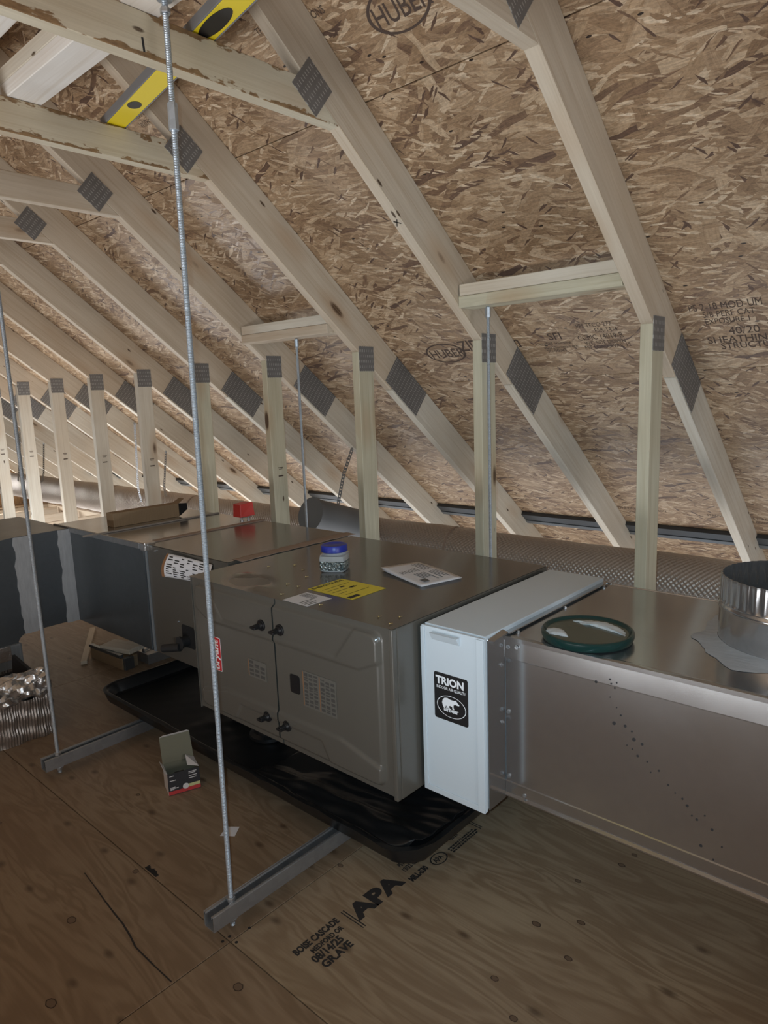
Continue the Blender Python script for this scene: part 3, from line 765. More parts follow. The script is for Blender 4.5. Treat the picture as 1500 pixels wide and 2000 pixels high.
# things on the furnace
jar = thing('screw_jar', 'clear plastic jar of screws with a blue lid', 'jar', (-1.612, 1.517, FZ1+.001))
JR = .044
def sq(r, z, i, n=48):
    a = 2*PI*i/n; k = 1/max(abs(math.cos(a-.55)), abs(math.sin(a-.55))); return r*(1+(k-1)*.72)
jb = MB(); jb.lathe([(JR*.9, 0), (JR, .006), (JR, .044), (JR*.97, .052)], (-1.612, 1.517, FZ1+.001), 48, sq, True)
jb.build('jar_body', 'clear_plastic', jar, smooth=50)
MB().lathe([(JR*.93, .055), (JR*.82, .062)], (-1.612, 1.517, FZ1+.001), 48).build('jar_shoulder', 'clear_plastic', jar, smooth=50)
MB().lathe([(JR*.97, .0545), (JR*.97, .0535)], (-1.612, 1.517, FZ1+.001), 48, sq).build('jar_rim', 'clear_plastic', jar, smooth=50)
hp = MB().lathe([(JR*.9, .001), (JR*1.01, .007), (JR*1.01, .022), (JR*1.005, .036)], (-1.612, 1.517, FZ1+.001), 48, lambda r, z, i: sq(r, z, i) if (i % 48) in range(30, 48) or i < 12 else sq(r, z, i)*.97)
plab(hp.build('screw_heap', 'screw_heap', jar, smooth=50), 'heap of zinc screws inside')
lid = MB().lathe([(.0405, .062), (.043, .064), (.043, .082), (.041, .085), (.036, .0855), (.034, .084)], (-1.612, 1.517, FZ1+.001), 96, lambda r, z, i: r*(1+.012*(i % 2)) if .063 < z < .083 else r)
plab(lid.build('lid', 'blue_lid', jar, smooth=40), 'blue screw lid')
pp = thing('instruction_sheet', 'folded white instruction paper lying on the furnace top', 'paper', (-1.345, 1.63, FZ1))
def ppos(u, v):
    a, b, c, d = Vector((-1.470, 1.590)), Vector((-1.245, 1.515)), Vector((-1.205, 1.660)), Vector((-1.437, 1.742))
    p = (a*(1-u)+b*u)*(1-v)+(d*(1-u)+c*u)*v; return p
for k in range(3):
    MB().grid(lambda u, v: (*(ppos(u, v)+Vector((.004*k*u, -.003*k))), FZ1+.0012+.002*k+.006*(1-u)**3*(1-v)*(k+1)/2+.003*math.sin(u*3)*v), 12, 8).build('sheet', 'paper', pp, smooth=60, fixn=False, solid=.0003)
g = MB(); random.seed(4)
for k in range(13):
    v = .12+.06*k
    if k in (8,): continue
    a_, b_ = ppos(.10, v), ppos(.10+random.uniform(.25, .36), v+.0)
    for q0, q1 in ((.10, .44), (.52, .52+random.uniform(.2, .38))):
        p0, p1, p2, p3 = ppos(q0, v), ppos(q1, v), ppos(q1, v+.022), ppos(q0, v+.022)
        if v < .3 and q0 > .5: continue
        g.add([(*p, FZ1+.0082) for p in (p0, p1, p2, p3)], [(0, 1, 2, 3)])
for q0, q1, v0, v1 in ((.80, .92, .16, .30),):
    g.add([(*ppos(*q), FZ1+.0085) for q in ((q0, v0), (q1, v0), (q1, v1), (q0, v1))], [(0, 1, 2, 3)])
g.build('print', 'print_grey', pp, fixn=False)

# ------------------------------------------------------------------ media air cleaner (white cabinet)
AX0, AX1, AY0, AY1, AZ0, AZ1 = -1.058, -.8683, 1.2777, 1.928, .2635, .7126
ac = thing('air_cleaner', 'white metal air cleaner cabinet between furnace and return plenum', 'air cleaner', ((AX0+AX1)/2, (AY0+AY1)/2, AZ0))
MB().box((AX0+.004, AY0+.014, AZ0+.004), (AX1-.0035, AY1, AZ1)).build('cabinet', 'white_paint', ac, bevel=.002)
fp = MB()
fp.box((AX0, AY0+.003, AZ0), (AX1-.001, AY0+.0135, AZ1-.003))
cov = fp.build('access_cover', 'white_paint', ac, bevel=.003)
e = MB()
e.box((AX0, AY0, AZ0), (AX0+.012, AY0+.003, AZ1-.006)).box((AX1-.022, AY0, AZ0), (AX1-.001, AY0+.003, AZ1-.006)).box((AX0+.012, AY0, AZ0), (AX1-.022, AY0+.003, AZ0+.016))
e.build('cover_rim', 'white_paint', cov, bevel=.0012)
e = MB(); e.prism([(0, 0), (-.014, .0), (-.002, -.020), (0, -.020)], (AX0+.036, AY0+.003, AZ1-.014), (0, 1, 0), (0, 0, 1), (1, 0, 0), .083)
plab(e.build('finger_pull', 'white_paint', cov, bevel=.0012), 'pressed finger pull')
LBX0, LBX1, LBZ0, LBZ1 = -1.0195, -.9165, .4735, .596
yl = AY0+.0024
MB().prism(rrect(LBX0, LBZ0, LBX1, LBZ1, .006, 4), (0, yl, 0), (1, 0, 0), (0, 0, 1), (0, 1, 0), .0005).build('brand_label', 'black_label', cov)
for nm_, ln_ in (('brand_name', ('TRION', .006, .094, .0275, .0011, 1.02)), ('brand_line', ('INDOOR AIR QUALITY', .0075, .0815, .0105, .0001, .83)), ('emblem_name', ('airbear', .0290, .0255, .0170, .0005, .92))):
    text(nm_, [ln_], (LBX0, yl-.0003, LBZ0), (1, 0, 0), (0, 0, 1), .02, 'white_ink', cov)
ov = MB(); N = 48; ocx, ocz = LBX0+.0525, LBZ0+.0395
for i in range(N):
    a0, a1 = 2*PI*i/N, 2*PI*(i+1)/N
    ov.add([(ocx+.0445*math.cos(a)*k, yl-.0003, ocz+.0285*math.sin(a)*k) for a, k in ((a0, 1), (a1, 1), (a1, .955), (a0, .955))], [(0, 1, 2, 3)])
bear = [(-.024, -.004), (-.0265, .004), (-.024, .013), (-.018, .0185), (-.010, .0200), (-.002, .0175), (.006, .0172), (.012, .0178), (.015, .0195), (.018, .0175), (.0215, .0135), (.0265, .0105), (.026, .0082), (.020, .0075), (.014, .0085), (.009, .0055), (.0085, -.001), (.011, -.0065), (.006, -.0065), (.0035, .0005), (-.003, .001), (-.0065, -.003), (-.004, -.0065), (-.010, -.0065), (-.0145, -.0005), (-.0165, -.0065), (-.0225, -.0065)]
tri = MB(); bmv = bmesh.new(); f_ = bmv.faces.new([bmv.verts.new((ocx+x-.002, yl-.0003, ocz+z+.0015)) for x, z in bear]); bmesh.ops.triangulate(bmv, faces=[f_])
bmv.verts.index_update(); ov.add([v.co[:] for v in bmv.verts], [[v.index for v in f.verts] for f in bmv.faces]); bmv.free()
plab(ov.build('brand_emblem', 'white_ink', cov, fixn=False), 'white bear in an oval ring')
MB().box((AX0-.0095, AY0+.03, AZ0+.01), (AX0+.003, AY1-.01, AZ1-.006)).build('gasket', 'dark_void', ac)

# ------------------------------------------------------------------ return plenum
QX0, QX1, QY0, QY1, QZ0, QZ1 = AX1, .62, 1.3697, 1.9276, .2764, .696
pl = thing('return_plenum', 'galvanized return air plenum box with a round collar on top', 'duct plenum', ((QX0+QX1)/2, (QY0+QY1)/2, QZ0))
def pface(u, v):      # cross-broken front sheet
    x = QX0+(QX1-QX0)*u; z = QZ0+.03+(QZ1-QZ0-.03)*v
    return (x, QY0+.0015*math.sin(PI*u)*math.sin(PI*v), z)
MB().box((QX0+.001, QY0+.004, QZ0+.012), (QX1, QY1, QZ1-.004)).build('body', 'galvanized', pl, bevel=.002)
MB().box((QX0+.001, QY0, QZ0+.034), (QX1, QY0+.0035, QZ1-.058)).build('front_sheet', 'galvanized', pl, bevel=.0008, seg=1)
fl_ = MB().hexa([(QX0+.001, QY0-.0024, QZ1-.058), (QX1, QY0-.0024, QZ1-.058), (QX1, QY0+.0035, QZ1-.058), (QX0+.001, QY0+.0035, QZ1-.058), (QX0+.001, QY0-.001, QZ1-.004), (QX1, QY0-.001, QZ1-.004), (QX1, QY0+.0035, QZ1-.004), (QX0+.001, QY0+.0035, QZ1-.004)]); plab(fl_.build('top_flange', 'galvanized', pl, bevel=.0015), 'bent upper flange band')
MB().prism([(-.004, 0), (.012, 0), (.012, .0045), (.002, .006), (-.006, .004), (-.006, -.006), (-.004, -.006)], (QX0+.001, QY0, QZ1-.0045), (0, 1, 0), (0, 0, 1), (1, 0, 0), QX1-QX0-.001).build('lock_seam', 'galvanized', pl, smooth=40)
MB().prism([(0, .036), (-.003, .034), (-.003, .030), (-.0015, .004), (-.008, 0), (-.008, -.003), (.004, -.003), (.004, .036)], (QX0+.001, QY0, QZ0+.003), (0, 1, 0), (0, 0, 1), (1, 0, 0), QX1-QX0-.001).build('bottom_flange', 'galvanized', pl, smooth=30)
MB().box((QX0+.001, QY0+.0045, QZ1-.0035), (QX1, QY1+.004, QZ1)).build('top_sheet', 'galvanized', pl, bevel=.0008, seg=1)
MB().box((QX0+.001, QY1, QZ1-.02), (QX1, QY1+.006, QZ1+.002)).build('back_seam', 'galvanized', pl, bevel=.001)
# starter flange wrapped against the air cleaner
sf = MB(); sf.box((AX1-.003, AY0+.018, AZ0+.002), (AX1+.0005, QY0, AZ1-.010))
sf.build('end_flange', 'galvanized', pl, bevel=.0006, seg=1)
sf = MB(); sf.hexa([(AX1-.003, AY0+.02, AZ1-.012), (AX1+.012, AY0+.03, AZ1-.014), (AX1+.012, QY0-.004, AZ1-.010), (AX1-.003, QY0-.004, AZ1-.008), (AX1-.003, AY0+.02, AZ1-.008), (AX1+.012, AY0+.03, AZ1-.011), (AX1+.012, QY0-.004, AZ1-.006), (AX1-.003, QY0-.004, AZ1-.002)])
sf.build('corner_tab', 'galvanized', pl)
MB().box((AX1-.004, QY0, AZ1-.012), (AX1+.014, QY1, AZ1-.0105)).build('top_hem', 'galvanized', pl)
def screw_head(p, nrm, par, mat='screw_zinc', r=.0036):
    p, nrm = Vector(p), Vector(nrm)
    return MB().cyl(p-nrm*.001, p+nrm*.0012, r*1.5, r*1.4, 14).cyl(p+nrm*.0012, p+nrm*.005, r, r*.9, 6).build('screw', mat, par)
for q in ((AX1+.010, QY0-.001, AZ1-.045), (AX1+.010, QY0-.001, .50), (AX1+.010, QY0-.001, AZ0+.065), (AX1+.035, QY0-.0035, AZ1-.040), (AX1+.055, QY0-.002, AZ0+.028)): screw_head(q, (0, -1, 0), pl)
for q in ((AX1+.02, QY0+.03, QZ1+.001), (AX1+.02, 1.64, QZ1+.001), (AX1+.02, 1.88, QZ1+.001)): screw_head(q, (0, 0, 1), pl)
for q in ((AX1+.001, 1.352, .625), (AX1+.001, 1.355, .475)): screw_head(q, (1, 0, 0), pl)
# round collar
cc = (-.321, 1.693, QZ1)
cl = MB(); prof = [(.151, 0), (.151, .078), (.1535, .082), (.1535, .090), (.151, .094), (.151, .097)]
cl.lathe(prof, cc, 180, None, False)
NC = 180
cl.lathe([(.151, .097), (.1508, .104), (.1500, .150), (.1495, .157), (.1482, .157), (.1482, .150), (.149, .1)], cc, NC, lambda r, z, i: r-(.0030*(.5+.5*math.cos(2*PI*i*45/NC)) if .098 < z < .16 else 0), False)
cl.lathe([(.149, .1), (.149, .004)], cc, 180, None, False)
co = plab(cl.build('round_collar', 'galvanized_bright', pl, smooth=50, fixn=False), 'round collar with a crimped top edge')
MB().lathe([(.1488, .012), (.02, .0122)], cc, 48, None, True).build('collar_inside', 'galvanized_dark', co)
MB().lathe([(.1482, .060), (.135, .061), (.135, .063), (.1482, .064)], cc, 48, None, False).build('inner_bead', 'galvanized', co, smooth=40)
random.seed(2)
ring = []
for i in range(72):
    a = 2*PI*i/72; r = .205+.016*math.sin(a*3+1)+.010*math.sin(a*7+2)+.006*math.sin(a*13)+random.uniform(-.003, .003); ring.append((r*math.cos(a), r*math.sin(a)))
m = MB(); vs = []
for k, h_ in ((.738, .0085), (.80, .0045), (.92, .0028), (1.0, .0006)):
    for i, (x, y) in enumerate(ring):
        a = math.atan2(y, x); rr = math.hypot(x, y); rr = .1515 if k == .738 else .1515+(rr-.1515)*(k-.738)/(1-.738)
        vs.append((cc[0]+rr*math.cos(a), min(cc[1]+rr*math.sin(a), QY1+.003), QZ1+h_+random.uniform(0, .0006)))
m.add(vs, [(j*72+i, j*72+(i+1) % 72, (j+1)*72+(i+1) % 72, (j+1)*72+i) for j in range(3) for i in range(72)])
plab(m.build('mastic_ring', 'mastic', pl, smooth=60), 'smeared grey sealant around the collar')
# black specks of splashed paint
sp = MB(); random.seed(21)
for x, z, r in ((-.60, .652, .0022), (-.585, .648, .002), (-.597, .643, .002), (-.59, .634, .002), (-.632, .638, .0032), (-.60, .61, .0015), (-.585, .59, .0015), (-.575, .575, .002), (-.59, .552, .004), (-.565, .553, .0032), (-.55, .545, .002), (-.545, .528, .004), (-.527, .523, .003), (-.56, .51, .0014), (-.548, .505, .0016), (-.536, .493, .0028), (-.515, .487, .002), (-.49, .475, .0022), (-.507, .465, .0016), (-.47, .45, .002), (-.44, .43, .0022), (-.455, .437, .0015), (-.43, .418, .003), (-.42, .40, .0018), (-.41, .395, .0026), (-.395, .41, .0018), (-.38, .385, .0028), (-.40, .34, .0032), (-.375, .32, .002), (-.36, .355, .0018)):
    yq = QY0-.0026+.0016*(z-QZ1+.058)/.054 if z > QZ1-.058 else QY0-.0003
    sp.cyl((x, yq, z), (x, yq-.0004, z), r, r, 10)
plab(sp.build('paint_specks', 'ink', pl), 'black specks splashed on the front')
# green lid on the plenum
gl = thing('bucket_lid', 'dark green plastic lid smeared with white sealant on the plenum top', 'lid', (-.70, 1.463, QZ1))
lb_ = MB().lathe([(.094, .001), (.102, .003), (.106, .012), (.106, .020), (.103, .0235), (.099, .0235), (.096, .019), (.094, .017), (.02, .0165)], (-.70, 1.463, QZ1), 64)
lb_.build('lid_shell', 'green_lid', gl, smooth=35)
MB().lathe([(.0925, .0172), (.0925, .0176), (.01, .0178)], (-.70, 1.463, QZ1), 48).build('lid_inside', 'lid_inside', gl)
def smear(pts, par, z0, h_, name='sealant_smear', mat='white_smear'):
    m = MB(); c = Vector((sum(p[0] for p in pts)/len(pts), sum(p[1] for p in pts)/len(pts), 0)); pts = dense(pts, .006); n_ = len(pts); vs = []
    for k, hh in ((1, 0), (.8, .6), (.45, .9)):
        for x, y in pts: vs.append((c.x+(x-c.x)*k+random.uniform(-.0012, .0012), c.y+(y-c.y)*k+random.uniform(-.0012, .0012), z0+h_*hh+random.uniform(0, h_*.3)*(hh > 0)))
    m.add(vs, [(j*n_+i, j*n_+(i+1) % n_, (j+1)*n_+(i+1) % n_, (j+1)*n_+i) for j in range(2) for i in range(n_)]+[tuple(2*n_+i for i in range(n_))])
    return m.build(name, mat, par, smooth=50)
smear([(-.785, 1.425), (-.775, 1.435), (-.752, 1.440), (-.735, 1.425), (-.715, 1.400), (-.740, 1.397), (-.762, 1.395), (-.778, 1.408)], gl, QZ1+.0178, .004)
smear([(-.762, 1.510), (-.730, 1.535), (-.690, 1.545), (-.650, 1.530), (-.625, 1.505), (-.615, 1.480), (-.640, 1.490), (-.665, 1.495), (-.690, 1.500), (-.715, 1.505), (-.730, 1.498), (-.745, 1.508)], gl, QZ1+.0178, .005)

# ------------------------------------------------------------------ coil box and supply duct
CX0, CX1, CY0, CY1, CZ0, CZ1 = -2.575, -2.008, 1.372, 1.975, .2605, .7194
coil = thing('coil_box', 'taupe evaporator coil box attached to the left of the furnace', 'coil cabinet', ((CX0+CX1)/2, (CY0+CY1)/2, CZ0))
MB().box((CX0+.001, CY0, CZ0), (CX1, CY1, CZ1-.002)).build('cabinet', 'furnace_paint', coil, bevel=.003)
MB().box((CX0+.001, CY0+.001, CZ1-.0015), (CX1, CY1, CZ1)).build('top_panel', 'furnace_top_paint', coil, bevel=.0005, seg=1)
MB().box((CX1, CY0+.03, CZ0+.01), (FX0-.0005, CY1-.04, CZ1-.02)).build('connecting_sleeve', 'dark_void', coil)
def tapef(u, v):
    return (CX1-.022+.062*u+.003*math.sin(v*40), CY0+.035+(CY1-CY0-.03)*v, CZ1+.0012+.0012*math.sin(v*70+u*5)*(u*(1-u)*4))
plab(MB().grid(tapef, 6, 60).build('joint_tape', 'tape_tan', coil, smooth=60, fixn=False, solid=.0008), 'wrinkled tape over the joint')
m = MB().box((CX0-.006, CY0-.006, CZ0), (CX0+.010, CY0+.01, CZ1-.004)); plab(m.build('corner_sealant', 'mastic_dark', coil, bevel=.004), 'sealant run down the corner')
# drain stub in a cut-out
MB().prism(rrect(-2.352, .335, -2.262, .425, .012, 4), (0, CY0-.0008, 0), (1, 0, 0), (0, 0, 1), (0, 1, 0), .0006).build('drain_cutout', 'dark_void', coil)
MB().cyl((-2.318, CY0, .362), (-2.318, CY0-.035, .362), .021, .021, 18).cyl((-2.318, CY0-.030, .362), (-2.318, CY0-.036, .362), .027, .027, 8).build('drain_fitting', 'black_rubber', coil, smooth=35)
MB().cyl((-2.318, CY0-.034, .345), (-2.40, CY0-.060, .330), .016, .016, 14).build('drain_elbow', 'black_rubber', coil, smooth=35)
screw_head((-2.50, CY0-.001, .70), (0, -1, 0), coil, r=.003); screw_head((-2.37, CY0-.001, .43), (0, -1, 0), coil, r=.003)
# warning paper curling out of the joint
wp = thing('warning_paper', 'white printed warning paper curling out beside the furnace corner', 'paper', (-2.23, 1.345, .66))
def wpos(u, v, d=0):
    x = -2.365+.27*u; z = .712-.012*u-.085*v; y = CY0-.006-.05*(1-u)**2*(.4+.6*v)-.012*math.sin(v*PI)-d
    return (x, y, z)
MB().grid(wpos, 20, 10).build('sheet', 'paper', wp, smooth=60, fixn=False, solid=.0004)
g = MB(); random.seed(9)
for r_ in range(9):
    for k in range(7):
        u0 = .08+.13*k; v0 = .08+.10*r_
        if random.random() < .2: continue
        u1 = u0+random.uniform(.05, .11)
        g.add([wpos(a, b, .0008) for a, b in ((u0, v0), (u1, v0), (u1, v0+.045), (u0, v0+.045))], [(0, 1, 2, 3)])
g.build('print', 'ink', wp, fixn=False)
g = MB().grid(lambda u, v: wpos(u*.045, v, .0007), 2, 8); g.build('orange_border', 'orange_ink', wp, fixn=False)

sp_ = thing('supply_plenum', 'dull galvanized supply plenum left of the coil box', 'duct plenum', (-2.91, 1.67, .27))
SX0, SX1, SY0, SY1, SZ0, SZ1 = -3.42, CX0, 1.358, 1.985, .268, .7194
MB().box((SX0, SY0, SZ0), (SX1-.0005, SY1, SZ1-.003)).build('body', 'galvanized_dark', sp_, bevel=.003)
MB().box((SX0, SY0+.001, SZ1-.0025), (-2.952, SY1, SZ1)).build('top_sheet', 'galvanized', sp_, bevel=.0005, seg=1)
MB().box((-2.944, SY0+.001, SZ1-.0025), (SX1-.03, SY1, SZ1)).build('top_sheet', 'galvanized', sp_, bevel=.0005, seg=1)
m = MB().hexa([(-2.958, SY0-.075, SZ1+.0005), (-2.940, SY0-.075, SZ1+.0005), (-2.940, SY1, SZ1+.0005), (-2.958, SY1, SZ1+.0005), (-2.955, SY0-.075, SZ1+.007), (-2.943, SY0-.075, SZ1+.007), (-2.943, SY1, SZ1+.007), (-2.955, SY1, SZ1+.007)])
plab(m.build('drive_cleat', 'galvanized_dull', sp_, bevel=.001, seg=1), 'drive cleat across the top')
m = MB().box((SX1-.03, SY0-.002, SZ1-.0005), (SX1+.006, SY1, SZ1+.004)); plab(m.build('tape_strip', 'tape_tan', sp_, bevel=.001, seg=1), 'tape along the coil joint')
m = MB().box((SX1-.016, SY0-.004, SZ1-.028), (SX1+.022, SY0+.05, SZ1+.009)); plab(m.build('foil_corner', 'foil_bright', sp_, bevel=.006), 'crumpled foil tape at the corner')
MB().box((SX0, SY0-.005, SZ1-.02), (SX1-.02, SY0+.004, SZ1+.004)).build('front_hem', 'galvanized_dull', sp_, bevel=.0015)
# elbow that turns down to the floor
el = thing('duct_elbow', 'dark galvanized duct elbow turning down to the floor at the left edge', 'duct elbow', (-3.6, .9, 0))
EX0, EX1 = -3.86, -3.252
def elbow_profile(t_in, t_out):
    pts = []
    cy, cz = 1.125, .22
    pts += [(SY0-.0005, cz+t_out), (cy, cz+t_out)]
    pts += [(cy-t_out*math.sin(a), cz+t_out*math.cos(a)) for a in [PI/2*i/18 for i in range(1, 19)]]
    pts += [(cy-t_out, .002), (cy-t_in, .002)]
    pts += [(cy-t_in*math.sin(a), cz+t_in*math.cos(a)) for a in [PI/2*(1-i/10) for i in range(0, 11)]]
    pts += [(SY0-.0005, cz+t_in)]
    return pts
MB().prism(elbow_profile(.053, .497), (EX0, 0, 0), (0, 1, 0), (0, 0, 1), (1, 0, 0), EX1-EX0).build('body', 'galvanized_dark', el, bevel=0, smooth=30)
m = MB()
for ya, yb in ((1.300, 1.364), (1.105, 1.170)):
    pts = []; n_ = 14; random.seed(int(ya*100))
    for i in range(n_+1): pts.append((ya+random.uniform(-.006, .006), .268+.447*i/n_))
    for i in range(n_, -1, -1): pts.append((yb+random.uniform(-.006, .006), .268+.447*i/n_))
    m.prism(pts, (EX1-.002, 0, 0), (0, 1, 0), (0, 0, 1), (1, 0, 0), .0055)
plab(m.build('sealant_bands', 'mastic', el), 'grey sealant brushed down the two joints')
m = MB().box((EX0-.01, .60, .12), (EX1+.012, 1.085, .236)); plab(m.build('outlet_collar', 'mastic_dark', el, bevel=.008), 'sealed collar at the elbow outlet')
m = MB().box((EX1+.0125, .93, .17), (EX1+.0155, 1.035, .235)); plab(m.build('foil_tape', 'foil_bright', el, bevel=.001), 'crumpled foil tape')

# cardboard package on the plenum
cb = thing('cardboard_package', 'long slim brown cardboard package lying on the supply plenum', 'package', (-3.085, 1.65, SZ1))
cbz = SZ1+.0006
MB().box((-3.115, 1.478, cbz), (-3.050, 1.822, cbz+.066)).build('carton', 'cardboard', cb, bevel=.0015)
MB().hexa([(-3.05, 1.8225, cbz+.001), (-3.05, 1.870, cbz+.030), (-3.052, 1.870, cbz+.031), (-3.052, 1.8225, cbz+.001), (-3.05, 1.8225, cbz+.066), (-3.05, 1.868, cbz+.062), (-3.052, 1.868, cbz+.062), (-3.052, 1.8225, cbz+.066)]).build('end_flap', 'dark_void', cb)
MB().hexa([(-3.113, 1.8225, cbz+.062), (-3.055, 1.8225, cbz+.062), (-3.070, 1.865, cbz+.082), (-3.113, 1.865, cbz+.082), (-3.113, 1.8225, cbz+.064), (-3.055, 1.8225, cbz+.064), (-3.070, 1.865, cbz+.084), (-3.113, 1.865, cbz+.084)]).build('end_flap', 'cardboard', cb)
# red box on the coil
rb = thing('red_sensor_box', 'small red plastic box on a wire bracket on the coil box', 'sensor', (-2.655, 1.925, SZ1))
MB().hexa([(-2.700, 1.895, .738), (-2.640, 1.895, .738), (-2.622, 1.965, .744), (-2.690, 1.965, .744), (-2.696, 1.897, .800), (-2.642, 1.897, .800), (-2.630, 1.962, .806), (-2.690, 1.962, .806)]).build('housing', 'red_plastic', rb, bevel=.003)
m = MB()
for x, y in ((-2.662, 1.915), (-2.648, 1.945)):
    m.cyl((x, y, SZ1), (x, y, .742), .0035, .0035, 8).cyl((x, y, SZ1), (x, y, SZ1+.004), .009, .009, 8).cyl((x, y, .731), (x, y, .736), .008, .008, 6)
m.build('mounting_bolts', 'screw_zinc', rb)
MB().box((-2.668, 1.905, .736), (-2.640, 1.962, .739)).build('bracket', 'screw_zinc', rb)

# ------------------------------------------------------------------ foil wrapped duct on the floor, far left
fw = thing('foil_wrapped_duct', 'crinkled foil wrapped duct section standing on the floor at the left edge', 'insulated duct', (-2.93, .68, 0))
def crink(x, y, z): return .005*math.sin(y*61+z*13)+.003*math.sin(y*140-z*40)+.003*math.sin(z*90+y*20)
m = MB()
m.grid(lambda u, v: (-2.735+crink(0, 1.0-.65*u, .17*v), 1.0-.65*u, .001+.168*v), 60, 24)
m.grid(lambda u, v: (-3.13+.395*u, 1.0+crink(0, u, v)*.6, .001+.168*v), 20, 14)
m.grid(lambda u, v: (-3.13, 1.0-.65*u, .001+.168*v), 8, 6); m.grid(lambda u, v: (-3.13+.395*u, .35, .001+.168*v), 8, 6)
m.build('wrap', 'foil_ribbed', fw, smooth=60, fixn=False)
def flap(u, v):      # folded flap of insulation along the near edge
    y = 1.0-.65*u; a = v*2.3
    zz = .17+.020*u*0+.075*math.sin(min(a, 2.0))*(1+.25*(1-u)); xx = -2.735+.028*math.sin(a*1.3)-.115*max(0, v-.25)
    return (xx+crink(0, y, v)*1.5, y-.02*v, zz+crink(1, v*.5, y)*1.4)
plab(MB().grid(flap, 70, 26).build('folded_flap', 'foil_bright', fw, smooth=60, fixn=False, solid=.004), 'folded back foil flap')
MB().box((-3.12, .36, .150), (-2.79, .99, .160)).build('black_liner', 'dark_void', fw)
MB().prism([(0, 0), (.30, 0), (.30, .05), (.02, .085)], (-3.10, .985, .16), (1, 0, 0), (0, 0, 1), (0, 1, 0), .012).build('liner_edge', 'black_rubber', fw)

# ------------------------------------------------------------------ foil main duct behind the posts
DY, DZ, DR = 2.75, .489, .123
du = thing('foil_duct', 'foil wrapped round duct running along the eave behind the posts', 'duct', (-4.5, DY, DZ))
def duct_surf(x0, x1, rfn, nx, na=40):
    def fn(u, v):
        x = x0+(x1-x0)*u; a = 2*PI*v; r = rfn(x, a); return (x, DY+r*math.sin(a), DZ+r*math.cos(a))
    return fn
def rfn(x, a): return DR*(1+.018*math.sin(x*5.1)+.012*math.sin(x*11.3+a)+.006*math.sin(x*29+a*3))
m = MB().grid(duct_surf(-9.3, -.74, rfn, 0), 420, 40)
m.grid(lambda u, v: (-.74+.09*math.sin(u*PI/2), DY+rfn(-.74, 2*PI*v)*math.cos(u*PI/2)*math.sin(2*PI*v), DZ+rfn(-.74, 2*PI*v)*math.cos(u*PI/2)*math.cos(2*PI*v)), 10, 40)
sk = m.build('foil_skin', 'foil_duct', du, smooth=70, fixn=False)
for x in (-9.2, -6.9, -5.55, -4.35, -3.72, -2.72, -2.03):
    r_ = rfn(x, 0)+.0015
    MB().grid(lambda u, v: (x+.012*u-.01*math.sin(2*PI*v), DY+r_*math.sin(2*PI*v), DZ+r_*math.cos(2*PI*v)), 2, 40).build('joint_band', 'tape_tan', du, smooth=60, fixn=False)
m = MB().cyl((-2.565, 2.28, .70), (-2.560, 2.61, .585), .084, .090, 28); tk = thing('branch_takeoff', 'dark round branch takeoff beside the rod behind the coil box', 'duct takeoff', (-2.5, 2.45, .56))
plab(m.build('boot', 'boot_grey', tk, smooth=40), 'dark round boot')
MB().cyl((-2.565, 2.282, .699), (-2.565, 2.262, .706), .088, .088, 28).build('rim', 'boot_grey', tk, smooth=40)
def strap(label, pts, wdt=.019):
    m = MB(); r = thing('hanger_strap', label, 'hanger strap', pts[0], 'perforated hanger straps')
    pts = [Vector(p) for p in pts]
    for a, b in zip(pts, pts[1:]):
        d = b-a; L = d.length; d.normalize(); s = Vector((1, .25, 0)); s = (s-d*s.dot(d)).normalized(); nrm = d.cross(s)
        k = 0; step = .019; t0 = 0
        def slab(t0, t1, s0, s1):
            p = [a+d*t+s*q for t, q in ((t0, s0), (t0, s1), (t1, s1), (t1, s0))]; m.hexa([v-nrm*.0005 for v in p]+[v+nrm*.0005 for v in p])
        slab(0, L, -wdt/2, -wdt*.22); slab(0, L, wdt*.22, wdt/2)
        while t0 < L: slab(t0, min(L, t0+.0105), -wdt*.22, wdt*.22); t0 += step
    m.build('perforated_band', 'galvanized_dull', r)
    m2 = MB().cyl(pts[0]+Vector((0, -.004, 0)), pts[0]+Vector((0, .002, 0)), .008, .008, 8); m2.build('fastener', 'screw_zinc', r)
strap('perforated metal strap slanting beside the post behind the jar', [(-2.640, 2.655, 1.000), (-2.70, 2.640, .86), (-2.79, 2.632, .56)])
strap('perforated metal strap just left of the post behind the cardboard package', [(-4.66, 2.49, 1.150), (-4.87, 2.58, .66), (-4.90, 2.612, .54)])
strap('perforated metal strap between the package post and the tall rod', [(-4.76, 2.775, .920), (-4.70, 2.70, .66), (-4.62, 2.660, .60)])
strap('perforated metal strap between the two leftmost posts', [(-7.10, 2.60, 1.062), (-7.22, 2.62, .82), (-7.32, 2.61, .57)], .024)
strap('perforated metal strap right of the leftmost rod and its post', [(-6.98, 2.765, .940), (-6.90, 2.70, .66), (-6.84, 2.65, .58)], .024)

